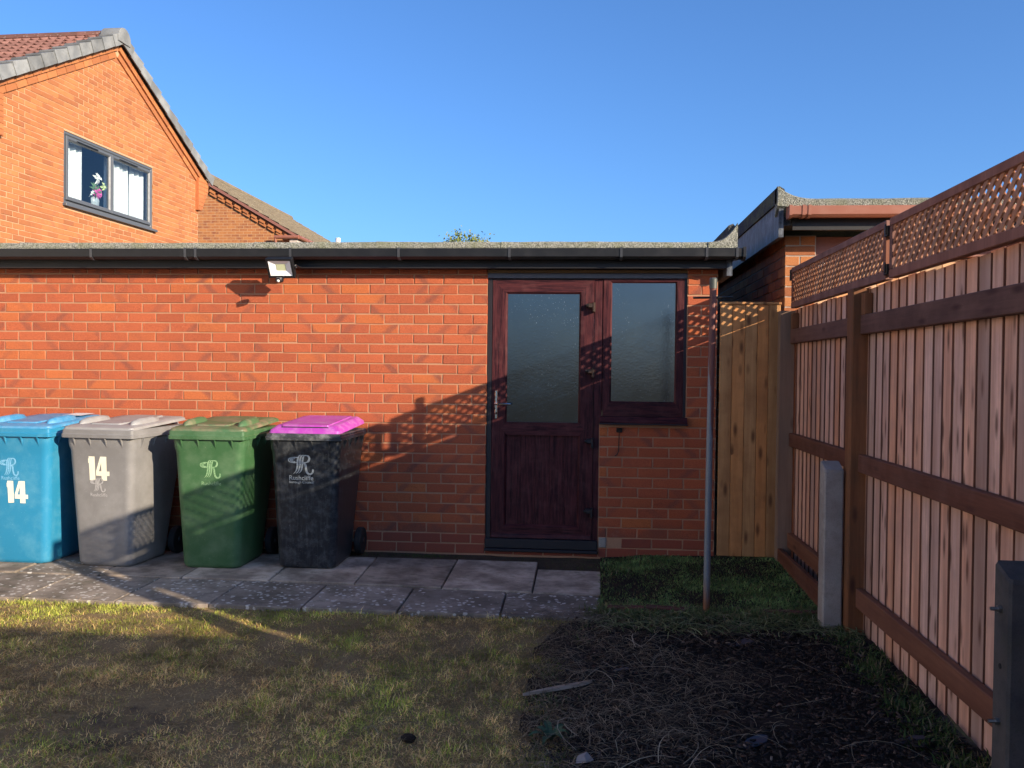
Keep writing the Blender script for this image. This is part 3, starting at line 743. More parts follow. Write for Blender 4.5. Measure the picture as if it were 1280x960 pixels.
make_bin('wheelie_bin', 'charcoal wheelie bin with a bright purple lid, rightmost of the row', DARK, PURP, DARK_R, -1.172, -.632, R(0),
    [('logo', -.112, .655, .172, .135, PR_DARK), ('text', 'Rushcliffe', -.110, .617, .172, PR_DARK), ('text', 'Borough Council', -.110, .594, .172, PR_DARK)], 'flat', .99)

# ================================================================ METAL POLE
pl_ = thing('clothes_pole', 'rusty peeling metal clothes pole with short crossbar at edge of the soil bed', 'pole', (1.452, -1.372, 0))
def pole_mat():
    m = N('peeling_pole_paint'); p = m.coord('Object', False, (30, 30, 3.2)); q = m.coord('Object'); s = m.n('ShaderNodeSeparateXYZ'); m.l(q, s.inputs[0])
    nz = m.noise(p, 1., 5, .6); n2 = m.noise(q, 120, 4, .7)
    hz = m.math('ADD', m.math('MULTIPLY', s.outputs[2], .8), m.math('MULTIPLY', nz, .9))      # paint survives at the top
    side = m.math('MULTIPLY', s.outputs[0], 22.)
    k = m.ramp(m.math('ADD', m.math('SUBTRACT', hz, 1.45), m.math('ADD', m.math('MULTIPLY', s.outputs[0], 14.), 0.)), [(.0, 0.), (.10, 1.)])
    low = m.ramp(m.math('ADD', s.outputs[2], m.math('MULTIPLY', nz, .2)), [(.16, 1.), (.30, 0.)])
    col = m.mix(k, m.mix(n2, (.12,.135,.155), (.25,.28,.31)), m.mix(n2, (.11,.038,.032), (.19,.068,.052)))
    col = m.mix(low, col, m.mix(n2, (.15,.06,.03), (.25,.12,.07)))
    return m.done(col, .55, m.bump(n2, .3, .001), .4, m.math('MULTIPLY', m.math('SUBTRACT', 1., k), .35))
obj('shaft', MB().tube([(0,0,-.1),(.004,0,.7),(.013,0,1.90)], .0195, 16), pole_mat(), pl_, smooth=True)
obj('cap', MB().tube([(.013,0,1.868),(.013,0,1.922)], .0225, 16).tube([(.013,0,1.922),(.013,0,1.930)], [.0225,.017], 16), simple('green_cap', (.06,.07,.06), .5), pl_, smooth=True)
obj('crossbar', MB().tube([(-.10,.0,1.815),(.125,.0,1.818)], .0065, 8), DARKM, pl_, smooth=True)

# ================================================================ FENCE
FX = 2.20
fence = thing('timber_fence', 'tall reddish-brown vertical board fence with rails and diagonal trellis along the top', 'fence', (FX+.05, -2.2, 0))
def fob(name, mb, mat, **k):
    """meshes are given in world metres; the piece's origin goes to its own middle"""
    c = [(min(v[i] for v in mb.v)+max(v[i] for v in mb.v))/2 for i in range(3)]
    par = k.pop('parent', fence); base = k.pop('base', (FX+.05, -2.2, 0)); rot = k.pop('rot', (0,0,0))
    mb.v = [(v[0]-c[0], v[1]-c[1], v[2]-c[2]) for v in mb.v]
    return obj(name, mb, mat, par, tuple(c[i]-base[i] for i in range(3)), rot, **k)
def posty(y, zt=1.845): return fob('post', MB().cbox(2.158, 2.256, y-.05, y+.05, -.1, zt, .005), POST)
posty(-1.615); posty(-3.66); posty(-4.24)
fob('post', MB().cbox(2.125, 2.232, -.075, .0, -.05, 1.835, .005), GPOST)
END = -4.12
# boards
BEDGE = wood('seam_shade_board_edge', (.13,.07,.05), (.25,.135,.10), (.05,.02,.015), 2, 0)  # edge faces coloured dark to paint in the shade of the board seams
brd_src = []
for k in range(6):
    mb = MB(); rnd = random.Random(k); h = 1.862
    w = .120; a = rnd.uniform(-.0015, .0015); c = .0018; tl0 = rnd.uniform(-.004, .004)
    mb.loft([[(c*.4, c, z), (.0098+a*(z-.9), w, z), (.0145+a*(z-.9), w, z), (.0090, 0, z), (c, 0, z)] for z in (0, h*.5, h+tl0)])
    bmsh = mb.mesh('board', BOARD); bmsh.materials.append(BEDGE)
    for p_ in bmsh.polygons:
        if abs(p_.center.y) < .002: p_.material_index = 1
    brd_src.append(bmsh)
y = .03; n = 0
while y > END:
    o = link('board', random.choice(brd_src), fence, (2.2405-2.25+random.uniform(0, .0008), y-.1075+2.2, -.016+random.uniform(-.006, .006)), (random.uniform(-.0015, .0015), 0, 0), kind=None)
    y -= .1055+random.uniform(-.009, .008); n += 1
for (ya, yb) in ((-.076, -1.564), (-1.666, -3.609), (-3.711, -4.189)):
    for i, (za, zb, mt) in enumerate(((1.598, 1.70, RAIL), (.862, .957, RAIL), (.135, .238, RAILO))):
        mb = MB(); mb.cbox(2.198, 2.2385, yb, ya, za, zb, .004); fob('rail', mb, mt)
fob('gravel_board', MB().cbox(2.13, 2.165, -1.50, -.08, -.06, .125, .004), RAIL)
# small corner battens beside the posts
fob('batten', MB().cbox(2.2, 2.241, -1.73, -1.668, 1.701, 1.815, .003), POST)
fob('batten', MB().cbox(2.2, 2.241, -.145, -.080, 1.701, 1.815, .003), POST)
# trellis
SLAT = wood('pale_slat_wood', (.34,.185,.12), (.52,.31,.20), (.1,.04,.03), 2, .0, (.22,.12,.09), .5)
def slat_mesh(H, w=.0232, t=.0065):
    return MB().cbox(-t/2, t/2, -w/2, w/2, 0, H, .0012).mesh('slat', SLAT)
def trellis(y0, y1, base):
    tr = fob('trellis', MB().cbox(2.196, 2.236, y1, y0, 2.102, 2.140, .003).cbox(2.196, 2.236, y1, y0, 1.850, 1.892, .003), TREL)
    tr.data.materials[0] = RAIL if False else TREL
    c = (2.216, (y0+y1)/2, 1.995)
    for ys in (y0-.0175, y1+.0175):
        fob('stile', MB().cbox(2.197, 2.235, ys-.017, ys+.017, 1.893, 2.101, .002), TREL, parent=tr, base=c)
    lo, hi, zb, zt = y1+.036, y0-.036, 1.880, 2.112
    H = zt-zb; cache = {}
    k = 0; p = .0628
    for d in (1, -1):
        yy = lo-H
        while yy < hi+H:
            # slat from (ya,za) to (yb,zb2), 45 degrees, clipped to the frame
            if d == 1: ya, yb = yy, yy+H
            else: ya, yb = yy+H, yy
            za_, zb_ = zb, zt
            def clip(ya, za_, yb, zb_):
                for lim, s_ in ((lo, 1), (hi, -1)):
                    if (ya-lim)*s_ < 0 and (yb-lim)*s_ < 0: return None
                    if (ya-lim)*s_ < 0: t = (lim-ya)/(yb-ya); ya, za_ = lim, za_+(zb_-za_)*t
                    if (yb-lim)*s_ < 0: t = (lim-ya)/(yb-ya); yb, zb_ = lim, za_+(zb_-za_)*t
                return ya, za_, yb, zb_
            q = clip(ya, za_, yb, zb_)
            yy += p
            if not q: continue
            L = math.hypot(q[2]-q[0], q[3]-q[1])
            if L < .03: continue
            Lk = round(L, 2)
            if Lk not in cache: cache[Lk] = slat_mesh(Lk)
            x = 2.206 if d == -1 else 2.2125
            ang = math.atan2(q[2]-q[0], q[3]-q[1])
            link('slat', cache[Lk], tr, (x-c[0], q[0]-c[1], q[1]-c[2]), (-ang, 0, 0))
    return tr
trellis(-.085, -2.045, None); trellis(-2.095, -3.975, None)
tr3 = trellis(-4.0, -4.29, None)
for z in (2.085, 1.90):
    fob('trellis_clip', MB().cbox(2.186, 2.240, -2.092, -2.048, z-.03, z+.022, .003).cbox(2.18, 2.187, -2.085, -2.07, z-.02, z+.03, .002), DARKM)
fob('trellis_clip', MB().cbox(2.19, 2.24, -.083, -.055, 2.05, 2.13, .003), DARKM)
# concrete spurs
def spur(x, y, z, mat, label):
    t = thing('concrete_spur', label, 'concrete post', (x, y, 0), 0, None); w = .052; d = .052; c = .008
    mb = MB(); ring = lambda z_, s_=0: [(-w+c+s_,-d+s_,z_),(w-c-s_,-d+s_,z_),(w-s_,-d+c+s_,z_),(w-s_,d-c-s_,z_),(w-c-s_,d-s_,z_),(-w+c+s_,d-s_,z_),(-w+s_,d-c-s_,z_),(-w+s_,-d+c+s_,z_)]
    top = [(a, b, z-.0+ (b-d)*.42) for a, b, _ in ring(0, .004)]
    mid = [(a, b, z-.012+(b-d)*.42) for a, b, _ in ring(0)]
    mb.loft([ring(-.2), ring(z*.5), mid, top]); obj('shaft', mb, mat, t)
    return t
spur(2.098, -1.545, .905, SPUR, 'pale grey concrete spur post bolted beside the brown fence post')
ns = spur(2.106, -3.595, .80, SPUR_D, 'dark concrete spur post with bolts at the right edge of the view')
for z in (.655, .30):
    b = obj('bolt', MB().tube([(-.085,.0,z),(.0,.0,z)], .006, 8), STEEL, ns, smooth=True)
    obj('nut', MB().tube([(-.064,.0,z),(-.052,.0,z)], .012, 6), STEEL, b)
obj('bolt_hole', MB().tube([(-.0535,.0,.475),(-.04,.0,.475)], .009, 8), DARKI, ns)

# ================================================================ GATE
gt = thing('garden_gate', 'narrow yellow-brown tongue and groove wooden gate closing the gap beside the garage', 'gate', (1.93, -.005, .04))
gx = [-.218,-.128,-.036,.052,.132,.214]
for i in range(5):
    mb = MB(); mb.cbox(gx[i]+.0008, gx[i+1]-.0008, 0, .018, 0, 1.842, .004)
    obj('board', mb, GATE, gt)
obj('cap_strip', MB().cbox(-.222, .218, -.008, .034, 1.843, 1.862, .003), GATE, gt)
obj('ledge', MB().cbox(-.2, .2, .019, .05, .2, .3, .004).cbox(-.2, .2, .019, .05, 1.5, 1.6, .004), GATE, gt)

# ================================================================ NEIGHBOUR'S GARAGE (behind the fence, right)
ng = thing('neighbour_garage', 'taller flat-roofed brick garage behind the fence with brown gutter', 'garage', (2.19, .1, 0))
nw = obj('wall', MB().box(.0045, .2215, .0045, .2, -.1, 2.40).box(.0045, .1, .201, 7., -.1, 2.40).box(2.7, 2.95, .0045, .2, -.1, 2.4), MORTAR_N, ng)
sidee = obj('flank_wall', MB().box(-6.9, -.002, .0045, .02, -.1, 2.395), MORTAR_N, ng, (0, 0, 0), (0, 0, R(-90)))
sb = []; fb_ = []
for n in range(32):
    z = .005+n*.075
    for k in range(31):
        a = -.225*(k+1)+(.1125 if n % 2 else 0)
        L = .215 if a+.22 <= .005 else .1025
        sb.append((a+.005, z, L, 'r'))
    for a, L in (((.0, .215),) if n % 2 == 0 else ((.0, .1025), (.1125, .1025))): fb_.append((a, z, L, 'r'))
lay(sb, {'r': NEIGH}, sidee, n_single=120, key=lambda b: (0 if b[1] > 1.78 else 50)-b[0])
lay([b for b in fb_]+[(b[0]+2.72, b[1], b[2], b[3]) for b in fb_], {'r': NEIGH}, nw, n_single=46, key=lambda b: (0 if b[1] > 1.6 else 9)+(20 if b[0] > 1 else 0)-b[1])
BROWND = simple('brown_painted_door', (.20,.075,.05), .5)
TAND = wood('tan_door_wood', (.50,.33,.19), (.66,.47,.29), knots=0)
ngd = obj('garage_door', MB().box(.2225, 2.698, .10, .13, -.05, 2.24), BROWND, ng)
for i in range(16): obj('door_board', MB().cbox(.226+i*.1545, .226+i*.1545+.150, .088, .1, -.04, 2.235, .003), TAND, ngd)
obj('door_lintel', MB().cbox(.2225, 2.698, .03, .14, 2.245, 2.395, .004), BROWND, ng)
obj('lamp_box', MB().cbox(.235, .30, .02, .08, 2.17, 2.235, .004), WHITEP, ng)
nr = obj('roof', MB().box(-.06, 3.0, -.20, 7., 2.44, 2.50), FELT_D, ng)
obj('fascia', MB().box(.0, 3.0, -.225, -.201, 2.405, 2.555), SOFFIT, ng)
obj('barge_board', MB().box(-.095, -.0605, -.215, 7., 2.355, 2.598), WEATHERB, ng)
obj('barge_cap', MB().prism([(-.108,2.600),(-.108,2.712),(-.09,2.722),(-.055,2.70),(-.03,2.600)], 'y', -.20, 7.), FELT_D, ng)
mb = MB(); ring = []
for i in range(10):
    t = i/9; x = -.108+.27*t; zt = 2.625+.09*(1-t)**2.4; zb_ = 2.555+.02*(1-t)
    ring.append([(x, -.235, zb_), (x, -.245, zt-.012), (x, -.21, zt+.004), (x, -.14, zt-.01), (x, -.14, 2.51)])
mb.loft(ring); obj('verge_end', mb, FELT, nr)
for i in range(3):
    a = .163+i*.94; obj('felt_strip', MB().loft([[(xq, yq, zq+random.uniform(-.003,.003)) for yq, zq in ((-.235,2.556),(-.245,2.613),(-.21,2.629),(-.12,2.628),(-.0,2.52))] for xq in [a+.94*k/6*.998 for k in range(7)]]), FELT, nr)
g2 = [(y_-.11, z_+.292) for y_, z_ in gp]
ngu = obj('gutter', MB().prism(g2, 'x', -.03, 2.98), BROWNP, ng)
b2 = [(y_-.11, z_+.292) for y_, z_ in bp]
for x in (.05, .09, 1.0, 1.9): obj('gutter_bracket', MB().prism(b2, 'x', x-.011, x+.011), BROWNP, ngu)
obj('stop_end', MB().prism([(-.23,2.556),(-.23,2.495),(-.25,2.474),(-.32,2.472),(-.346,2.49),(-.35,2.56)], 'x', -.05, -.031), BROWNP, ngu)

# ================================================================ HOUSE ON THE LEFT
AH = R(2.53)
hl = thing('brick_house', 'bright orange brick gable house with a grey window and brown tiled roof', 'house', (-6.589, 6.399, 0), R(90)-AH)
# local frame: x runs along the gable wall to the right (+), -y faces the camera side, z up
hw = MB(); PZ = 6.46; SL = .545; HWD = 2.60
WX0, WX1, WZ0, WZ1 = -1.235, 1.07, 3.64, 4.70
def hwp(x): return PZ-.10-abs(x)*SL
for a, b in ((-HWD+.0, WX0), (WX1, HWD)):
    hw.add([(a,.006,0),(b,.006,0),(b,.006,hwp(b)),(a,.006,hwp(a)),(a,.25,0),(b,.25,0),(b,.25,hwp(b)),(a,.25,hwp(a))], [(0,1,2,3),(4,7,6,5),(0,3,7,4),(1,5,6,2),(3,2,6,7),(0,4,5,1)])
hw.box(WX0, WX1, .006, .25, 0, WZ0)
hw.add([(WX0,.006,WZ1),(WX1,.006,WZ1),(WX1,.006,hwp(WX1)),(0,.006,hwp(0)),(WX0,.006,hwp(WX0)),(WX0,.25,WZ1),(WX1,.25,WZ1),(WX1,.25,hwp(WX1)),(0,.25,hwp(0)),(WX0,.25,hwp(WX0))],
       [(0,1,2,3,4),(9,8,7,6,5),(0,5,6,1),(1,6,7,2),(2,7,8,3),(3,8,9,4),(4,9,5,0)])
hwall = obj('wall', hw, MORTAR_H, hl)
obj('side_walls', MB().box(-HWD, -HWD+.25, .2505, 9, 0, 4.75).box(HWD-.25, HWD, .2505, 9, 0, 4.75), MORTAR_H, hl)
hb_ = []
for n in range(30, 84):
    z = .005+n*.075; off = .1125 if n % 2 else 0
    for k in range(-13, 13):
        a = k*.225+off+.005; b = a+.215
        a = max(a, -HWD); b = min(b, HWD)
        if b-a < .04: continue
        if z+.07 > WZ0 and z < WZ1+.0:
            if a < WX0 < b: b = WX0-.001
            elif a < WX1 < b: a = WX1+.001
            elif a >= WX0 and b <= WX1: continue
        if b-a < .04: continue
        if z+.065 > hwp(max(abs(a), abs(b)))+.03:
            continue
        hb_.append((a, z, round(b-a, 2), 'r'))
lay(hb_, {'r': ORANGE}, hwall, key=lambda b: (0 if b[1] > 2.9 else 50)+(b[0]+9)+abs(b[1]-4.6)*.5)
# corbel courses along the rakes
RA = math.atan(SL)
for sgn in (-1, 1):
    L = HWD/math.cos(RA)
    for row, (dz, hh, yp) in enumerate(((-.255, .088, -.026), (-.160, .088, -.052))):
        k = 0; s_ = .02
        while s_ < L+.05:
            bl_ = .215 if row == 0 else .17
            m_ = bsrc(bl_, ORANGE[0])[1]
            cx = s_*math.cos(RA)*sgn; cz = PZ-.005-s_*math.sin(RA)+dz/math.cos(RA)
            o = link('corbel_brick', random.choice(m_), hl, (cx, yp, cz), (0, RA*sgn if sgn > 0 else RA*sgn, 0), rc())
            if sgn < 0: o.location = (cx-bl_*math.cos(RA), yp, cz-bl_*math.sin(RA)); o.rotation_euler = (0, -RA, 0)
            o.scale = (1, 1, 1.32); s_ += bl_+.011 if row == 0 else bl_+.012
    mb = MB(); x0 = 0; x1 = sgn*(HWD+.30)     # mortar bedding behind the corbel bricks
    mb.add([(0,-.015,PZ-.285),(x1,-.015,PZ-.285-abs(x1)*SL),(x1,-.015,PZ-.0-abs(x1)*SL),(0,-.015,PZ+.0),(0,.0055,PZ-.285),(x1,.0055,PZ-.285-abs(x1)*SL),(x1,.0055,PZ-.0-abs(x1)*SL),(0,.0055,PZ)], [(0,1,2,3),(4,7,6,5),(0,4,5,1),(3,2,6,7),(1,5,6,2),(0,3,7,4)])
    obj('corbel_bedding', mb, MORTAR_H, hl)
    # kneeler at the eaves: box of corbelled brick, stepped underside
    kn = MB(); a = HWD-.10
    prof = [(a,4.27),(a+.12,4.27),(a+.36,4.66),(a+.36,4.78),(a+.18,4.86),(a,4.86)]
    kn.prism([(sgn*x_, z_) for x_, z_ in prof], 'y', -.060, .26)
    kn_o = obj('kneeler', kn, simple('kneeler_brick', (.42,.14,.055), .9, 0, .2), hl); kb = []
    for n in range(8):
        z = 4.275+n*.075; xe = a+.12+max(0, min(.24, (z-4.27+.0)*.62)); xa = a+.002
        xx0 = xa
        while xx0 < xe-.04:
            L_ = round(min(.215, xe-xx0), 2); kb.append((xx0 if sgn > 0 else -xx0-L_, z, L_, 'r')); xx0 += L_+.01
    kp = link('kneeler_bricks', MB().box(sgn*a, sgn*(a+.1), -.0615, -.0605, 4.3, 4.31).mesh('kneeler_bricks', MORTAR_H), hl)
    for x_, z_, L_, _ in kb: link('brick', random.choice(bsrc(L_, ORANGE[0])[1]), kp, (x_, -.066, z_), (0,0,0), rc())
# verge caps, ridge, roof tiles
CAP = concrete('verge_cap_grey', (.17,.18,.185), (.26,.27,.27), 0, .0, 2.)
TILE = concrete('brown_roof_tile', (.20,.095,.075), (.29,.145,.115), 0, .0, 2.)
RIDGE = concrete('brown_ridge_tile', (.15,.07,.055), (.21,.10,.08), .2, .3, 2.)
NC = 11; SLen = (HWD+.34)/math.cos(RA); st = SLen/NC
capm = MB()
ee = .022
for t0, t1, e in ((-.03, st, 0),):
    # local: s down the slope (x), y across, z normal to the slope
    capm.add([(t0,-.12,-.115),(t1,-.135,-.125),(t1,-.135,.052),(t0,-.12,.030),(t0,.10,.030),(t1,.10,.052),(t1,.10,.03),(t0,.10,.008),(t1,-.115,.03),(t0,-.10,.008),(t1,-.115,-.125),(t0,-.10,-.115)],
             [(0,1,2,3),(3,2,5,4),(4,5,6,7),(7,6,8,9),(9,8,10,11),(11,10,1,0),(1,10,8,2),(2,8,6,5),(0,3,9,11),(3,4,7,9)])
capM = capm.mesh('verge_cap', CAP)
mirr = MB(); mirr.v = [(-v[0], v[1], v[2]) for v in capm.v]; mirr.f = [f_[::-1] for f_ in capm.f]; capL = mirr.mesh('verge_cap', CAP)
hroof = obj('roof', MB().prism([(0,PZ+.0),(HWD+.32,PZ-(HWD+.32)*SL),(HWD+.32,PZ-.06-(HWD+.32)*SL),(0,PZ-.06),(-HWD-.32,PZ-.06-(HWD+.32)*SL),(-HWD-.32,PZ-(HWD+.32)*SL)], 'y', .02, 9.), SOFFIT, hl)
for sgn in (-1, 1):
    for k in range(NC):
        s_ = k*st; link('verge_cap', capM if sgn > 0 else capL, hroof, (sgn*s_*math.cos(RA), 0, PZ+.035-s_*math.sin(RA)), (random.uniform(-.01,.01), sgn*(RA-R(1.2)), 0))
# tiles: two rolls each, laid broken bond on both slopes
def tile_mesh():
    w, l, n = .30, st+.05, 12; rings = []
    def prof(u):
        q = (u*2) % 1; return .034*math.exp(-((q-.5)/.2)**2)
    for s_, dz in ((-.02, 0.), (l-.05, .022)):
        rings.append([(s_, i/n*w, dz+prof(i/n)) for i in range(n+1)])
    rings.append([(l-.05, i/n*w, .022+prof(i/n)-.016) for i in range(n+1)])
    mb = MB(); mb.loft(rings, cap=False, closed=False); return mb
tm = tile_mesh(); TMr = tm.mesh('roof_tile', TILE); tl = MB(); tl.v = [(-v[0], v[1], v[2]) for v in tm.v]; tl.f = [f_[::-1] for f_ in tm.f]; TMl = tl.mesh('roof_tile', TILE)
for m_ in (TMr, TMl):
    for p_ in m_.polygons: p_.use_smooth = True
    m_.set_sharp_from_angle(angle=R(40))
tile_rest = MB()
for sgn in (-1, 1):
    for k in range(NC):
        s_ = k*st
        for c_ in range(29):
            yl = .09+c_*.30+(.15 if k % 2 else 0)-.15
            if yl < .05: yl = .05
            px_, pz_ = sgn*s_*math.cos(RA), PZ+.022-s_*math.sin(RA)
            if sgn < 0 and c_ < 18:
                link('roof_tile', TMl, hroof, (px_, yl, pz_), (0, -(RA-R(1.6)), 0))
            else:
                a_ = sgn*(RA-R(1.6)); src = tm if sgn > 0 else tl
                tile_rest.add([(px_+v[0]*math.cos(a_)+v[2]*math.sin(a_), yl+v[1], pz_-v[0]*math.sin(a_)+v[2]*math.cos(a_)) for v in src.v], src.f)
obj('far_roof_tiles', tile_rest, TILE, hroof, kind='stuff', smooth=True)
rt = MB(); rt.loft([[(.115*math.cos(a)*1.1, y_, .10*math.sin(a)) for a in [math.pi*k/8 for k in range(9)]] for y_ in (0, .447)]); 
RT = rt.mesh('ridge_tile', RIDGE, True)
for k in range(19): link('ridge_tile', RT, hroof, (0, .13+k*.452, PZ+.015+random.uniform(-.004, .004)))
obj('ridge_end_cap', MB().loft([[(q*.17*math.cos(a), y_, q*.175*math.sin(a)-.055) for a in [R(-20)+R(220)*k/10 for k in range(11)]] for y_, q in ((-.150,.9),(-.146,1.),(.15,1.02))]), CAP, hroof, (0, 0, PZ+.02), smooth=True)
# window
hwin = obj('window', MB().box(WX0+.04, WX0+.045, .08, .09, WZ0+.1, WZ1-.1), DARKI, hl)
def hframe(x0, x1, z0, z1, w, y, d, name='frame'):
    O = [(x0,z0),(x1,z0),(x1,z1),(x0,z1)]; Iq = [(x0+w,z0+w),(x1-w,z0+w),(x1-w,z1-w),(x0+w,z1-w)]; mb = MB()
    for i in range(4):
        j = (i+1) % 4
        mb.loft([[(O[q][0], y+d, O[q][1]), (O[q][0], y+.01, O[q][1]), (O[q][0]*.9+Iq[q][0]*.1, y, O[q][1]*.9+Iq[q][1]*.1), (O[q][0]*.35+Iq[q][0]*.65, y, O[q][1]*.35+Iq[q][1]*.65), (Iq[q][0], y+.02, Iq[q][1]), (Iq[q][0], y+d, Iq[q][1])] for q in (i, j)])
    obj(name, mb, GREYP, hwin)
hframe(WX0, WX1, WZ0+.035, WZ1, .055, .015, .07, 'frame')
hframe(WX0+.057, -.085-.002, WZ0+.093, WZ1-.057, .06, .000, .06, 'sash'); hframe(-.085+.002, WX1-.057, WZ0+.093, WZ1-.057, .06, .0012, .06, 'sash')
for xa, xb in ((-.95, -.45), (.1, .6)): obj('trickle_vent', MB().cbox(xa, xb, -.010, .01, WZ1-.098, WZ1-.080, .002), BLACKP, hwin)
obj('sill', MB().cbox(WX0-.03, WX1+.05, -.06, .10, WZ0-.005, WZ0+.034, .004), GREYP, hwin)
gm = N('clear_glass'); gm.t.nodes.remove(gm.b)
tr_ = gm.n('ShaderNodeBsdfTransparent'); gl = gm.n('ShaderNodeBsdfGlossy', Roughness=.02); fr_ = gm.n('ShaderNodeFresnel', IOR=1.52); mx = gm.n('ShaderNodeMixShader')
tr_.inputs[0].default_value = (.86,.90,.92,1)
bf_ = gm.n('ShaderNodeNewGeometry').outputs['Backfacing']
gm.l(gm.math('MULTIPLY', gm.math('ADD', gm.math('MULTIPLY', fr_.outputs[0], 1.6), .03), gm.math('SUBTRACT', 1., bf_)), mx.inputs[0]); gm.l(tr_.outputs[0], mx.inputs[1]); gm.l(gl.outputs[0], mx.inputs[2]); gm.l(mx.outputs[0], gm.o.inputs[0])
for xa, xb in ((WX0+.11, -.14), (-.03, WX1-.11)): obj('pane', MB().box(xa, xb, .028, .034, WZ0+.145, WZ1-.11), gm.m, hwin)
# the room behind: dark box, curtains
ROOM = simple('room_blue_wall', (.10,.16,.28), .8); CURT = simple('white_curtain', (.82,.82,.78), .8, var=.03)
obj('room', MB().box(WX0-.3, WX1+.3, 1.9, 1.95, 2.9, 5.0).box(WX0-.35, WX0-.3, .26, 1.95, 2.9, 5.).box(WX1+.3, WX1+.35, .26, 1.95, 2.9, 5.).box(WX0-.35, WX1+.35, .26, 1.95, 2.85, 2.9).box(WX0-.35, WX1+.35, .26, 1.95, 5.0, 5.05), ROOM, hwin)
def curtain(xa, xb, dy=.17):
    n = int((xb-xa)/.012); mb = MB(); rings = []
    for z in (WZ0-.35, WZ0+.5, WZ1+.1):
        rings.append([(xa+(xb-xa)*i/n+.01*math.sin(z*3+i), dy+.030*math.sin(i*.62+.3*z)+.012*math.sin(i*.21), z) for i in range(n+1)])
    mb.loft(rings, cap=False, closed=False); return obj('curtain', mb, CURT, hwin, smooth=True)
curtain(-1.33, -.60); curtain(.0, .60); curtain(.68, 1.33)
# flowers on the inner sill
fl = thing('flower_vase', 'glass vase of pink and white flowers behind the left pane of the house window', 'flowers', (0,0,0))
fl.matrix_world = Matrix.Translation((-6.589, 6.399, 0))@Matrix.Rotation(R(90)-AH, 4, 'Z')@Matrix.Translation((-.36, .11, WZ0+.12))
FPINK = simple('pink_petal', (.75,.12,.38), .7); FWH = simple('white_petal', (.85,.84,.78), .7); FGRN = simple('leaf_green', (.10,.20,.07), .6); VAS = simple('vase_glass', (.45,.5,.5), .2)
obj('vase', MB().loft([[(q*math.cos(a), q*math.sin(a)*.6, z) for a in [k*math.pi/6 for k in range(12)]] for z, q in ((0,.05),(.06,.085),(.13,.09),(.17,.07))]), VAS, fl, smooth=True)
def petals(n, rad, cx, cz, mat, name):
    mb = MB(); rnd = random.Random(n)
    for k in range(n):
        a = 2*math.pi*k/n+rnd.uniform(-.2,.2); L_ = rad*rnd.uniform(.7, 1.1); w_ = .022; c_, s_ = math.cos(a), math.sin(a); d_ = rnd.uniform(-.03, .02)
        mb.add([(cx,-.03,cz),(cx+c_*L_*.5-s_*w_, -.04+d_, cz+s_*L_*.5+c_*w_),(cx+c_*L_,-.02+d_, cz+s_*L_),(cx+c_*L_*.5+s_*w_,-.05+d_,cz+s_*L_*.5-c_*w_)], [(0,1,2,3)])
    obj(name, mb, mat, fl)
petals(22, .12, .02, .22, FPINK, 'pink_flower'); petals(9, .12, .02, .46, FWH, 'white_flower'); petals(7, .06, -.13, .2, FWH, 'white_flower'); petals(6, .08, .17, .36, simple('lime_petal', (.6,.68,.3), .7), 'pale_flower')
obj('stems', MB().tube([(0,0,.1),(.02,-.02,.45)], .005, 5).tube([(0,0,.1),(.16,-.02,.35)], .004, 5).tube([(0,0,.1),(-.12,-.02,.2)], .004, 5), FGRN, fl)
petals(8, .16, -.04, .27, FGRN, 'leaves')

# ================================================================ SECOND HOUSE FURTHER BACK
h2 = thing('brick_house', 'mottled brown brick house further back with brown mossy roof sloping down right', 'house', (-7.15, 16, 0))
bm2 = N('mottled_brickwork'); tc = bm2.coord('Object'); mp = bm2.n('ShaderNodeMapping'); mp.inputs['Rotation'].default_value = (R(90), 0, 0); bm2.l(tc, mp.inputs[0])
bk = bm2.n('ShaderNodeTexBrick', Scale=1.); bk.inputs['Brick Width'].default_value = .225; bk.inputs['Row Height'].default_value = .075; bk.inputs['Mortar Size'].default_value = .006
bk.inputs['Color1'].default_value = (.40,.155,.055,1); bk.inputs['Color2'].default_value = (.24,.085,.045,1); bk.inputs['Mortar'].default_value = (.45,.30,.17,1); bk.inputs['Bias'].default_value = .1
bm2.l(mp.outputs[0], bk.inputs['Vector'])
pn = bm2.noise(bm2.coord('Object'), 9, 4, .7)
BRK2 = bm2.done(bm2.mix(bm2.ramp(pn, [(.42, 0.), (.62, .7)]), bk.outputs[0], (.42,.19,.07)), .9, bm2.bump(bk.outputs[1], -.6, .01), .2)
w2 = MB(); w2.add([(-8,0,0),(0,0,0),(0,0,4.90),(-4,0,7.2),(-8,0,4.9),(-8,11,0),(0,11,0),(0,11,4.9),(-4,11,7.2),(-8,11,4.9)], [(0,1,2,3,4),(9,8,7,6,5),(1,6,7,2),(0,4,9,5)])
w2o = obj('wall', w2, BRK2, h2)
SL2 = .575
for k in range(26):     # dentil brick course under the verge
    x = -.1-k*.23; z = 4.90+(-x)*SL2-.16
    if x < -4: break
    link('corbel_brick', bsrc(.215, ORANGE[0])[1][k % 5], w2o, (x-.11, -.05, z+.03), (0, math.atan(SL2), 0), rc())
    link('corbel_brick', bsrc(.17, ORANGE[0])[1][k % 5], w2o, (x-.11, -.075, z+.10), (0, math.atan(SL2), 0), rc())
r2 = MB(); r2.prism([(.18,4.82),(-4,4.82+4.18*SL2),(-8.18,4.82),(-8.18,4.90),(-4,4.90+4.18*SL2),(.18,4.90)], 'y', -.12, 11.1)
r2o = obj('roof', r2, simple('brown_verge', (.24,.10,.075), .6), h2)
T2 = ground_mat('mossy_tile', (.15,.115,.085), (.24,.19,.13), (.17,.16,.08), 3)
mb = MB(); nr_ = 15; L2 = 4.22
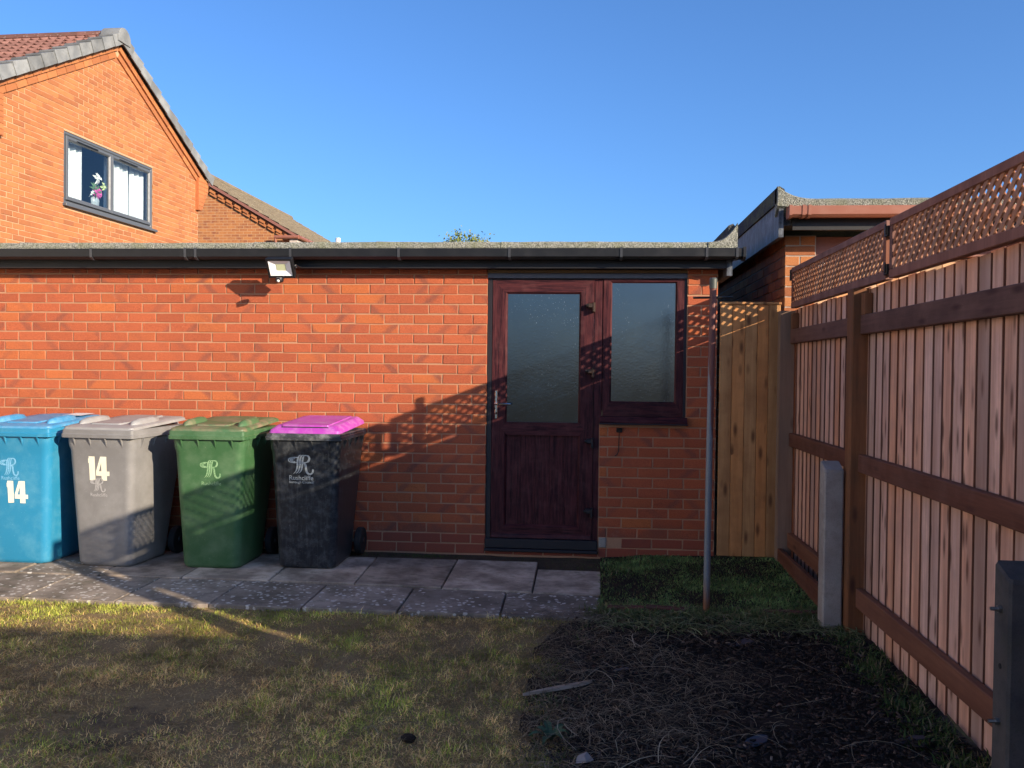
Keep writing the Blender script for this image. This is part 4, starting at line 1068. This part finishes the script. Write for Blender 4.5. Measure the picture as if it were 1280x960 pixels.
for k in range(nr_):
    rings = []
    for s_, dz in ((k/nr_, .0), ((k+1)/nr_+.004, .028)):
        rings.append([(.22-L2*(1-s_)*1.0 if False else .22-L2*(1-s_), -.10+i*.05, 4.905+(L2*(1-s_)-.04)*SL2+dz+.05*math.exp(-(((i*.05/.30)%1-.5)/.22)**2)) for i in range(225)])
    rings.append([(p[0], p[1], p[2]-.03) for p in rings[1]])
    mb.loft(rings, cap=False, closed=False)
obj('roof_tiles', mb, T2, r2o, kind='stuff')
obj('gutter', MB().tube([(.24,-.2,4.84),(.24,11.1,4.84)], .055, 8), BROWNP, h2, smooth=True)
obj('eaves_box', MB().box(-.35, .18, -.16, -.01, 4.62, 4.66).box(-.02, .18, -.15, 11., 4.70, 4.79), simple('pale_soffit', (.5,.42,.36), .6), h2)
obj('gutter_end', MB().tube([(-.42,-.2,4.84),(.24,-.2,4.84)], .05, 8).tube([(-.40,-.2,4.84),(-.36,-.16,4.5),(-.36,-.05,4.2)], .035, 8), BROWNP, h2, smooth=True)
obj('ridge', MB().tube([(-4,-.12,7.33),(-4,11.1,7.33)], .12, 8), T2, r2o)

# ================================================================ DISTANT TREE
tt = thing('distant_tree', 'green treetop just showing above the middle of the flat garage roof', 'tree', (-6.4, 42, 0))
BARK = simple('bark', (.09,.065,.045), .9)
tb = MB().tube([(0,0,0),(.1,0,3),(0,.1,5.5),(.1,0,8.2)], [.22,.17,.1,.03], 8); rnd = random.Random(5)
for k in range(14):
    a = rnd.uniform(0, 6.28); z = rnd.uniform(3.2, 7); L_ = (8.6-z)*.5+.3
    tb.tube([(0,0,z),(math.cos(a)*L_*.5, math.sin(a)*L_*.5, z+L_*.35),(math.cos(a)*L_, math.sin(a)*L_, z+L_*.8)], [.06,.04,.012], 5)
obj('trunk', tb, BARK, tt, smooth=True)
lf = N('leaf'); ln = lf.noise(lf.coord('Object'), 1.3, 4); LEAF = lf.done(lf.mix(lf.ramp(ln, [(.35, 0.), (.65, 1.)]), (.10,.14,.03), (.26,.27,.08)), .6)
rng = np.random.default_rng(3)
cl = []
for k in range(60):
    a = rng.uniform(0, 6.28); z = 4+5.0*rng.beta(1.6, 1.3); rmax = 2.3*math.sqrt(max(.03, 1-((z-6.2)/2.95)**2)); q = rmax*math.sqrt(rng.random())
    cl.append((q*math.cos(a), q*math.sin(a), z))
cl = np.array(cl); n = 9000
cc = cl[rng.integers(0, len(cl), n)]+rng.normal(0, .24, (n, 3)); u = rng.normal(0, 1, (n, 3)); u /= np.linalg.norm(u, axis=1)[:, None]
v = np.cross(u, rng.normal(0, 1, (n, 3))); v /= np.linalg.norm(v, axis=1)[:, None]; sz = rng.uniform(.05, .1, n)[:, None]
V = np.stack([cc-u*sz, cc+v*sz*.6, cc+u*sz, cc-v*sz*.6], 1).reshape(-1, 3)
me = bpy.data.meshes.new('crown'); me.from_pydata(V.tolist(), [], np.arange(4*n).reshape(-1, 4).tolist()); me.materials.append(LEAF); link('crown', me, tt)

# ================================================================ HOUSE BEHIND THE CAMERA (shades the front of the lawn)
hb2 = thing('bungalow', 'low brick house across the garden, behind the viewpoint', 'house', (10, -12.5, 0))
ww = obj('wall', MB().box(-5, 6, -3, 3, 0, 3.8), BRK2, hb2)
obj('roof', MB().prism([(-3.5,3.75),(0,4.75),(3.45,3.75),(3.45,3.86),(0,4.9),(-3.5,3.86)], 'x', -5.3, 6.3), TILE, hb2)
for x in (-4, .5):
    wn = obj('window', MB().cbox(x, x+1.8, 2.97, 3.04, 1.0, 2.15, .005), WHITEP, hb2); obj('pane', MB().box(x+.08, x+1.72, 3.035, 3.05, 1.08, 2.07), simple('dark_glass', (.03,.035,.04), .05), wn)

# unseen pale house added on the left to bounce warm light onto the fence
rh = thing('added_bounce_house', 'unseen cream rendered house added on the left to bounce warm light onto the fence', 'house', (-7.0, -6.2, 0))
REND = mortar_mat('cream_render', (.72,.66,.58), (.80,.74,.66))
rw_ = obj('wall', MB().box(-7, 0, -4.9, 4.9, 0, 5.3), REND, rh)
obj('roof', MB().prism([(.3,5.25),(-3.5,7.4),(-7.3,5.25),(-7.3,5.4),(-3.5,7.6),(.3,5.4)], 'y', -5.2, 5.2), TILE, rh)
for y_ in (-3.6, 1.2):
    for z_ in (.9, 3.4):
        wn = obj('window', MB().cbox(-.03, .03, y_, y_+1.5, z_, z_+1.1, .005), WHITEP, rh); obj('pane', MB().box(.02, .036, y_+.08, y_+1.42, z_+.08, z_+1.02), simple('dark_glass', (.03,.035,.04), .05), wn)

# ================================================================ GRASS, STRAW, CHIPS
rng = np.random.default_rng(11)
from mathutils import noise as MN
def nz(x, y, s, seed=0.):
    return np.array([MN.noise(Vector((a*s+seed, b*s-seed, seed*.7))) for a, b in zip(x, y)])
def grid_noise(x, y, s, seed, x0=-9, x1=3, y0=-9.3, y1=.5, step=.04):
    gx_ = np.arange(x0, x1+step, step); gy_ = np.arange(y0, y1+step, step)
    key = (s, seed)
    G = np.empty((len(gy_), len(gx_)))
    for j, b in enumerate(gy_):
        for i, a in enumerate(gx_): G[j, i] = MN.noise(Vector((a*s+seed, b*s-seed, seed*.7)))
    ix = np.clip(((x-x0)/step).astype(int), 0, len(gx_)-1); iy = np.clip(((y-y0)/step).astype(int), 0, len(gy_)-1)
    return G[iy, ix]
def blades(name, x, y, z, h, w, lean, col, mat, flat=None, label=None, bend=.5):
    """every blade: a bent strip of two segments (one quad and one triangle)"""
    n = len(x); az = rng.uniform(0, 2*np.pi, n); az2 = rng.uniform(0, 2*np.pi, n)
    dx, dy = np.cos(az), np.sin(az); sx, sy = -dy*w/2, dx*w/2
    P = np.empty((n, 5, 3)); lh = h*np.cos(lean); ll = h*np.sin(lean)
    P[:, 0] = np.stack([x-sx, y-sy, z], 1); P[:, 1] = np.stack([x+sx, y+sy, z], 1)
    mx_, my_ = x+dx*ll*.4, y+dy*ll*.4; mz = z+lh*.62
    P[:, 2] = np.stack([mx_+sx*.8, my_+sy*.8, mz], 1); P[:, 3] = np.stack([mx_-sx*.8, my_-sy*.8, mz], 1)
    P[:, 4] = np.stack([x+dx*ll+np.cos(az2)*ll*bend, y+dy*ll+np.sin(az2)*ll*bend, z+lh], 1)
    me = bpy.data.meshes.new(name); nv = n*5
    me.vertices.add(nv); me.vertices.foreach_set('co', P.astype('f').ravel())
    b = np.arange(n)[:, None]*5
    loops = np.concatenate([b+np.array([[0, 1, 2, 3]]), b+np.array([[3, 2, 4]])], 1).astype('i')
    me.loops.add(n*7); me.loops.foreach_set('vertex_index', loops.ravel())
    ls = (np.arange(n)[:, None]*7+np.array([[0, 4]])).ravel().astype('i'); lt = np.tile([4, 3], n).astype('i')
    me.polygons.add(n*2); me.polygons.foreach_set('loop_start', ls); me.polygons.foreach_set('loop_total', lt)
    a = me.attributes.new('tone', 'FLOAT_COLOR', 'POINT'); cc_ = np.concatenate([col, np.ones((n, 1))], 1)
    a.data.foreach_set('color', np.repeat(cc_, 5, 0).astype('f').ravel())
    me.update(); me.validate(); me.materials.append(mat)
    return link(name, me, kind='stuff')
bmn = N('grass_blades'); at = bmn.n('ShaderNodeAttribute', _attribute_name='tone')
BL = bmn.done(at.outputs['Color'], .55, None, .25)
tl_ = bmn.n('ShaderNodeBsdfTranslucent'); bmn.l(at.outputs['Color'], tl_.inputs[0]); ms_ = bmn.n('ShaderNodeMixShader'); ms_.inputs[0].default_value = .3
bmn.l(bmn.b.outputs[0], ms_.inputs[1]); bmn.l(tl_.outputs[0], ms_.inputs[2]); bmn.l(ms_.outputs[0], bmn.o.inputs[0])
def mixc(a, b, t): return np.array(a)[None]*(1-t[:, None])+np.array(b)[None]*t[:, None]

def lawn(n, x0, x1, y0, y1, hmul=1., wmul=1., name='lawn_grass'):
    x = rng.uniform(x0, x1, n); y = rng.uniform(y0, y1, n)
    edge = .72-.09*np.clip((-1.6-y)/1.9, 0, 1)+.10*grid_noise(x, y, 3.1, 4.)+rng.normal(0, .055, n)
    bare = np.exp(-(((x+1.08)/.33)**2+((y+3.22)/.20)**2))+.8*np.exp(-(((x+.9)/.3)**2+((y+2.35)/.06)**2))*0
    keep = (x < edge) & (y < -1.495+.035*grid_noise(x, y, 5., 8.)) & (rng.random(n) > bare*.93)
    x, y = x[keep], y[keep]; n = len(x)
    g1 = grid_noise(x, y, 1.3, 2.); g2 = grid_noise(x, y, 5.5, 6.)
    near = np.clip((y+2.15)/.55, 0, 1)                     # greener close to the slabs
    rb = np.clip((x-.35)/.3, 0, 1)
    green = np.clip(.35+.5*g1+.5*g2+.42*near*np.clip((1.2-x)/2, .2, 1)+.35*rb, .04, .95)
    isg = rng.random(n) < green
    t = rng.random(n)
    cg = mixc((.18,.22,.035), (.44,.46,.09), t)*np.where(rb > .4, .75, 1.)[:, None]
    cs = mixc((.38,.24,.085), (.82,.60,.27), t)
    br = rng.random(n) < .22; cs[br] = mixc((.24,.13,.065), (.46,.26,.12), t[br])
    col = np.where(isg[:, None], cg, cs)
    g3 = grid_noise(x, y, 14., 12.); g4 = grid_noise(x, y, 3.2, 15.)
    col = col*np.clip(1.12+1.0*g3+.7*g4, .45, 2.)[:, None]
    h = np.where(isg, rng.uniform(.010, .026, n), rng.uniform(.016, .040, n))*hmul*(.75+.5*np.clip(g2+.3, 0, 1)+.7*np.clip(g3, -.3, .6))
    lean = np.where(isg, np.abs(rng.normal(.7, .4, n)), np.abs(rng.normal(1.2, .25, n))).clip(0, 1.5)
    w = rng.uniform(.0016, .0036, n)*wmul
    z = np.full(n, LAWN_Z-.004)+.010*grid_noise(x, y, 1.9, 3.)+rng.uniform(0, .008, n)*(~isg)
    return blades(name, x, y, z, h, w, lean, col, BL)
lawn(290000, -4.1, .85, -4.3, -1.44)
lawn(60000, -9, .85, -9.2, -4.3, 1.1, 2., 'lawn_grass'); lawn(25000, -9, -4.1, -4.3, -1.44, 1.1, 2., 'lawn_grass')

# green verge between garage end, gate and edging
n = 46000; x = rng.uniform(.83, 2.24, n); y = rng.uniform(-1.47, .06, n)
g1 = grid_noise(x, y, 2.6, 1.)
keep = ((x > .885+.05*g1+.02*rng.normal(0, 1, n)) | (y < -1.06-.02*g1)) & (y < np.where(x < 1.70, -.035, .06)) & (rng.random(n) < np.clip(.82+.9*g1+.25*(y < -1.2), .15, 1))
x, y, g1 = x[keep], y[keep], g1[keep]; n = len(x); t = rng.random(n)
zb = -.008+.04*np.clip((y+1.2)/1.3, 0, 2)*np.clip((x-.862)/.34, 0, 1)
hh = rng.uniform(.02, .055, n)*(1+.9*(y < -1.3))
g5 = grid_noise(x, y, 11., 21.)
col = mixc((.06,.11,.035), (.20,.29,.09), t)*np.clip(1.2+.8*g1+.9*g5, .6, 2.)[:, None]; dr = rng.random(n) < .13+.25*(y < -1.28); col[dr] = mixc((.14,.11,.05), (.30,.24,.13), t[dr])
hh *= .55
blades('verge_grass', x, y, zb, hh, rng.uniform(.003, .0075, n), np.abs(rng.normal(.95, .35, n)).clip(0, 1.5), col, BL)
# weeds along the fence foot, wall foot and bed edge
xs, ys, zs = [], [], []
for k in range(150):
    yy = rng.uniform(-4.3, -1.6); xx_ = 2.13+rng.normal(0, .045)-.05*(rng.random() < .3); m_ = rng.integers(12, 42)
    xs.append(xx_+rng.normal(0, .022, m_)); ys.append(yy+rng.normal(0, .03, m_)); zs.append(np.full(m_, -.02))
for k in range(130):
    yy = -1.46+rng.normal(0, .04); xx_ = rng.uniform(.75, 2.1); m_ = rng.integers(6, 22)
    xs.append(xx_+rng.normal(0, .03, m_)); ys.append(yy+rng.normal(0, .03, m_)); zs.append(np.full(m_, -.02))
for k in range(60):
    yy = rng.uniform(-4.2, -1.5); xx_ = bedx(yy)-.03+rng.normal(0, .05); m_ = rng.integers(6, 24)
    xs.append(xx_+rng.normal(0, .025, m_)); ys.append(yy+rng.normal(0, .03, m_)); zs.append(np.full(m_, -.03))
x, y, z = (np.concatenate(q) for q in (xs, ys, zs)); x = np.minimum(x, 2.235); n = len(x); t = rng.random(n)
col = mixc((.03,.06,.015), (.09,.14,.04), t); dr = rng.random(n) < .22; col[dr] = mixc((.14,.12,.06), (.30,.25,.14), t[dr])
blades('weeds', x, y, z, rng.uniform(.02, .065, n), rng.uniform(.004, .010, n), np.abs(rng.normal(.9, .35, n)).clip(0, 1.4), col, BL)
# moss and weeds in the gap at the wall foot
n = 9000; x = rng.uniform(-4.2, .84, n); y = -.10+rng.normal(0, .035, n); k = (y < -.01) & (rng.random(n) < np.clip(.5+1.1*grid_noise(x, y, 2.2, 5.), .05, 1))
y = np.where(x > .44, rng.uniform(-.38, -.02, n), y); x, y = x[k], y[k]; n = len(x); t = rng.random(n)
blades('wall_foot_moss', x, y, np.full(n, -.012), rng.uniform(.006, .022, n), rng.uniform(.002, .004, n), np.abs(rng.normal(.7, .4, n)).clip(0, 1.4), mixc((.03,.05,.012), (.09,.12,.03), t), BL)

# dead straw on the soil: thin curved strands
def strands(name, n, xf, yf, L0, L1, w0, w1, cols, dens, z0=-.012, zr=.02, mat=BL, seg=5, curl=1.2):
    x = xf(n); y = yf(n); k = rng.random(n) < dens(x, y); x, y = x[k], y[k]; n = len(x)
    L = rng.uniform(L0, L1, n); a = rng.uniform(0, 2*np.pi, n); cv = rng.normal(0, curl, n); w = rng.uniform(w0, w1, n)/2
    z = z0+rng.uniform(0, zr, n); pz = rng.normal(0, .18, n)
    P = np.empty((n, (seg+1)*2, 3)); cx, cy, cz = x.copy(), y.copy(), z.copy()
    for i in range(seg+1):
        tt_ = a+cv*i/seg; ww_ = w*(1-.5*abs(i/seg-.5)*2*.6); nx, ny = -np.sin(tt_)*ww_, np.cos(tt_)*ww_
        zz = cz+np.sin(np.pi*i/seg)*L*.10
        P[:, 2*i] = np.stack([cx-nx, cy-ny, zz], 1); P[:, 2*i+1] = np.stack([cx+nx, cy+ny, zz+w*.4], 1)
        cx = cx+np.cos(tt_)*L/seg; cy = cy+np.sin(tt_)*L/seg
    nv = (seg+1)*2; me = bpy.data.meshes.new(name); me.vertices.add(n*nv); P[:, :, 0] = np.minimum(P[:, :, 0], 2.236); me.vertices.foreach_set('co', P.astype('f').ravel())
    q = np.array([[2*i, 2*i+1, 2*i+3, 2*i+2] for i in range(seg)]).ravel()[None]; lo = (np.arange(n)[:, None]*nv+q).astype('i')
    me.loops.add(lo.size); me.loops.foreach_set('vertex_index', lo.ravel()); me.polygons.add(n*seg)
    me.polygons.foreach_set('loop_start', np.arange(0, lo.size, 4, dtype='i')); me.polygons.foreach_set('loop_total', np.full(n*seg, 4, 'i'))
    c = mixc(cols[0], cols[1], rng.random(n)**1.6); at_ = me.attributes.new('tone', 'FLOAT_COLOR', 'POINT')
    at_.data.foreach_set('color', np.repeat(np.concatenate([c, np.ones((n, 1))], 1), nv, 0).astype('f').ravel())
    me.update(); me.validate(); me.materials.append(mat); return link(name, me, kind='stuff')
U = lambda a, b: (lambda n: rng.uniform(a, b, n))
strawd = lambda x, y: np.clip(.95-1.05*(x-.75)/.9+1.1*grid_noise(x, y, 2.2, 7.), .06, 1)*(y < -1.44+.0*x)
strands('straw_litter', 23000, U(.50, 2.22), U(-4.3, -1.44), .03, .13, .001, .0026, ((.08,.055,.035), (.44,.34,.22)), strawd, -.018, .03)
strands('green_litter', 1800, U(.8, 2.2), U(-1.75, -1.36), .05, .16, .003, .006, ((.07,.10,.03), (.34,.36,.18)), lambda x, y: np.full(len(x), .9), -.014, .03)
strands('long_straw', 420, U(.65, 2.1), U(-4.2, -1.5), .12, .34, .002, .0042, ((.16,.12,.08), (.48,.40,.28)), strawd, -.002, .03, curl=1.6)
strands('lawn_straw', 9000, U(-4.1, .75), U(-4.3, -1.5), .03, .09, .0012, .0026, ((.10,.08,.04), (.40,.32,.19)), lambda x, y: np.clip(.5+.9*grid_noise(x, y, 2.4, 9.), .05, 1), -.018, .022)
# bark chips
n = 13000; x = rng.uniform(.62, 2.2, n); y = rng.uniform(-4.3, -1.46, n); k = (x > bedx(-3)+.0*y) | (rng.random(n) < .3); x, y = x[k], y[k]; n = len(x)
L = rng.uniform(.006, .030, n); w = L*rng.uniform(.25, .6, n); a = rng.uniform(0, 6.28, n); ti = rng.normal(0, .35, n); z = -.018+.02*grid_noise(x, y, 1.9, 3.)+rng.uniform(0, .014, n)
P = np.empty((n, 8, 3)); i = 0
for sz_ in (0, 1):
    for sx_, sy_ in ((-1,-1),(1,-1),(1,1),(-1,1)):
        lx = sx_*L/2*rng.uniform(.7, 1, n); ly = sy_*w/2*rng.uniform(.6, 1, n)
        P[:, i] = np.stack([x+lx*np.cos(a)-ly*np.sin(a), y+lx*np.sin(a)+ly*np.cos(a), z+lx*np.sin(ti)+sz_*.0035], 1); i += 1
q = np.array([0,3,2,1, 4,5,6,7, 0,1,5,4, 1,2,6,5, 2,3,7,6, 3,0,4,7])[None]; lo = (np.arange(n)[:, None]*8+q).astype('i')
me = bpy.data.meshes.new('bark_chips'); me.vertices.add(n*8); me.vertices.foreach_set('co', P.astype('f').ravel()); me.loops.add(lo.size); me.loops.foreach_set('vertex_index', lo.ravel())
me.polygons.add(n*6); me.polygons.foreach_set('loop_start', np.arange(0, lo.size, 4, dtype='i')); me.polygons.foreach_set('loop_total', np.full(n*6, 4, 'i'))
t = rng.random(n)**2.5; c = mixc((.012,.010,.010), (.085,.058,.042), t); lt_ = rng.random(n) < .035; c[lt_] = mixc((.12,.05,.03), (.30,.24,.18), rng.random(lt_.sum()))
at_ = me.attributes.new('tone', 'FLOAT_COLOR', 'POINT'); at_.data.foreach_set('color', np.repeat(np.concatenate([c, np.ones((n, 1))], 1), 8, 0).astype('f').ravel())
me.update(); me.validate()
ch = N('bark_chip'); ca = ch.n('ShaderNodeAttribute', _attribute_name='tone'); me.materials.append(ch.done(ca.outputs['Color'], .7, None, .3)); link('bark_chips', me, kind='stuff')

# ---- single things lying about
def scrap(x, y, s, rot, label):
    rnd = random.Random(int(x*1000)); pts = []
    for k in range(11):
        a = 2*math.pi*k/11; q = rnd.uniform(.6, 1.05); pts.append((s*q*math.cos(a), s*.42*q*math.sin(a)))
    mb = MB(); mb.loft([[(a, b, .012*math.sin(a*30)+.0) for a, b in pts], [(a*.98, b*.98, .004+.012*math.sin(a*30)) for a, b in pts]])
    o = obj('membrane_scrap', mb, MEMB, None, (x, y, -.008), (.02, .03, rot)); tag(o, label, 'plastic scrap', 'scraps of weed membrane in the soil')
MEMB = simple('blue_black_membrane', (.028,.032,.050), .35, 0, .5, .2, 20)
scrap(1.557, -1.90, .085, .2, 'flat dark blue membrane scrap in the bark, nearest the clothes pole')
scrap(.92, -2.38, .05, -.2, 'small dark blue membrane scrap at the bed edge, beside the wood splinter')
scrap(1.40, -3.11, .085, .4, 'dark blue membrane scrap in the bark, farthest towards the viewer')
scrap(2.00, -3.02, .06, 0, 'dark blue membrane scrap near the foot of the board fence')
sp_ = thing('wood_splinter', 'long flat weathered splinter of wood lying across the lawn edge', 'wood splinter', (.64, -2.67, -.002), math.atan2(.185, .283))
mb = MB(); mb.loft([[(x_, -w_+.004*math.sin(x_*40), 0), (x_, w_, .001), (x_, w_*.8, .009), (x_, -w_*.7, .012)] for x_, w_ in ((-.175,.003),(-.12,.014),(0,.019),(.10,.017),(.16,.010),(.178,.004))])
obj('splinter', mb, SPLIN, sp_)
st_ = MB(); st_.loft([[(q*math.cos(a)*1.3, q*math.sin(a), z_) for a in [k*math.pi/4 for k in range(8)]] for z_, q in ((-.01,.018),(.006,.024),(.016,.014))])
tag(obj('dark_clod', st_, SOIL, None, (.094, -3.22, -.012), smooth=True), 'small black clod of earth lying alone on the lawn', 'clod')
lw = MB(); lw.add([(-.03,-.02,0),(.01,-.035,.012),(.035,.0,.006),(.01,.03,.022),(-.025,.02,.01),(0,0,.02)], [(0,1,5),(1,2,5),(2,3,5),(3,4,5),(4,0,5)])
tag(obj('curled_leaf', lw, simple('pale_leaf', (.22,.20,.19), .6), None, (.757, -3.36, 0.0)), 'pale curled dead leaf at the near edge of the soil bed', 'leaf')
dl = thing('dandelion', 'broad-leaved green weed growing at the corner where lawn meets soil', 'weed', (.63, -3.17, -.02))
for k in range(7):
    a = k*.9; L_ = .07+.02*(k % 3); mb = MB(); c_, s_ = math.cos(a), math.sin(a); rg = []
    for i in range(6):
        q = i/5; w_ = .013*math.sin(math.pi*min(.97, q*.9+.08))*(1+.3*(i % 2)); zz = .045*math.sin(q*2.3)
        rg.append([(c_*L_*q-s_*w_, s_*L_*q+c_*w_, zz+.004), (c_*L_*q, s_*L_*q, zz), (c_*L_*q+s_*w_, s_*L_*q-c_*w_, zz+.004)])
    mb.loft(rg, cap=False, closed=False); obj('leaf', mb, simple('weed_leaf', (.03,.065,.025), .6), dl)
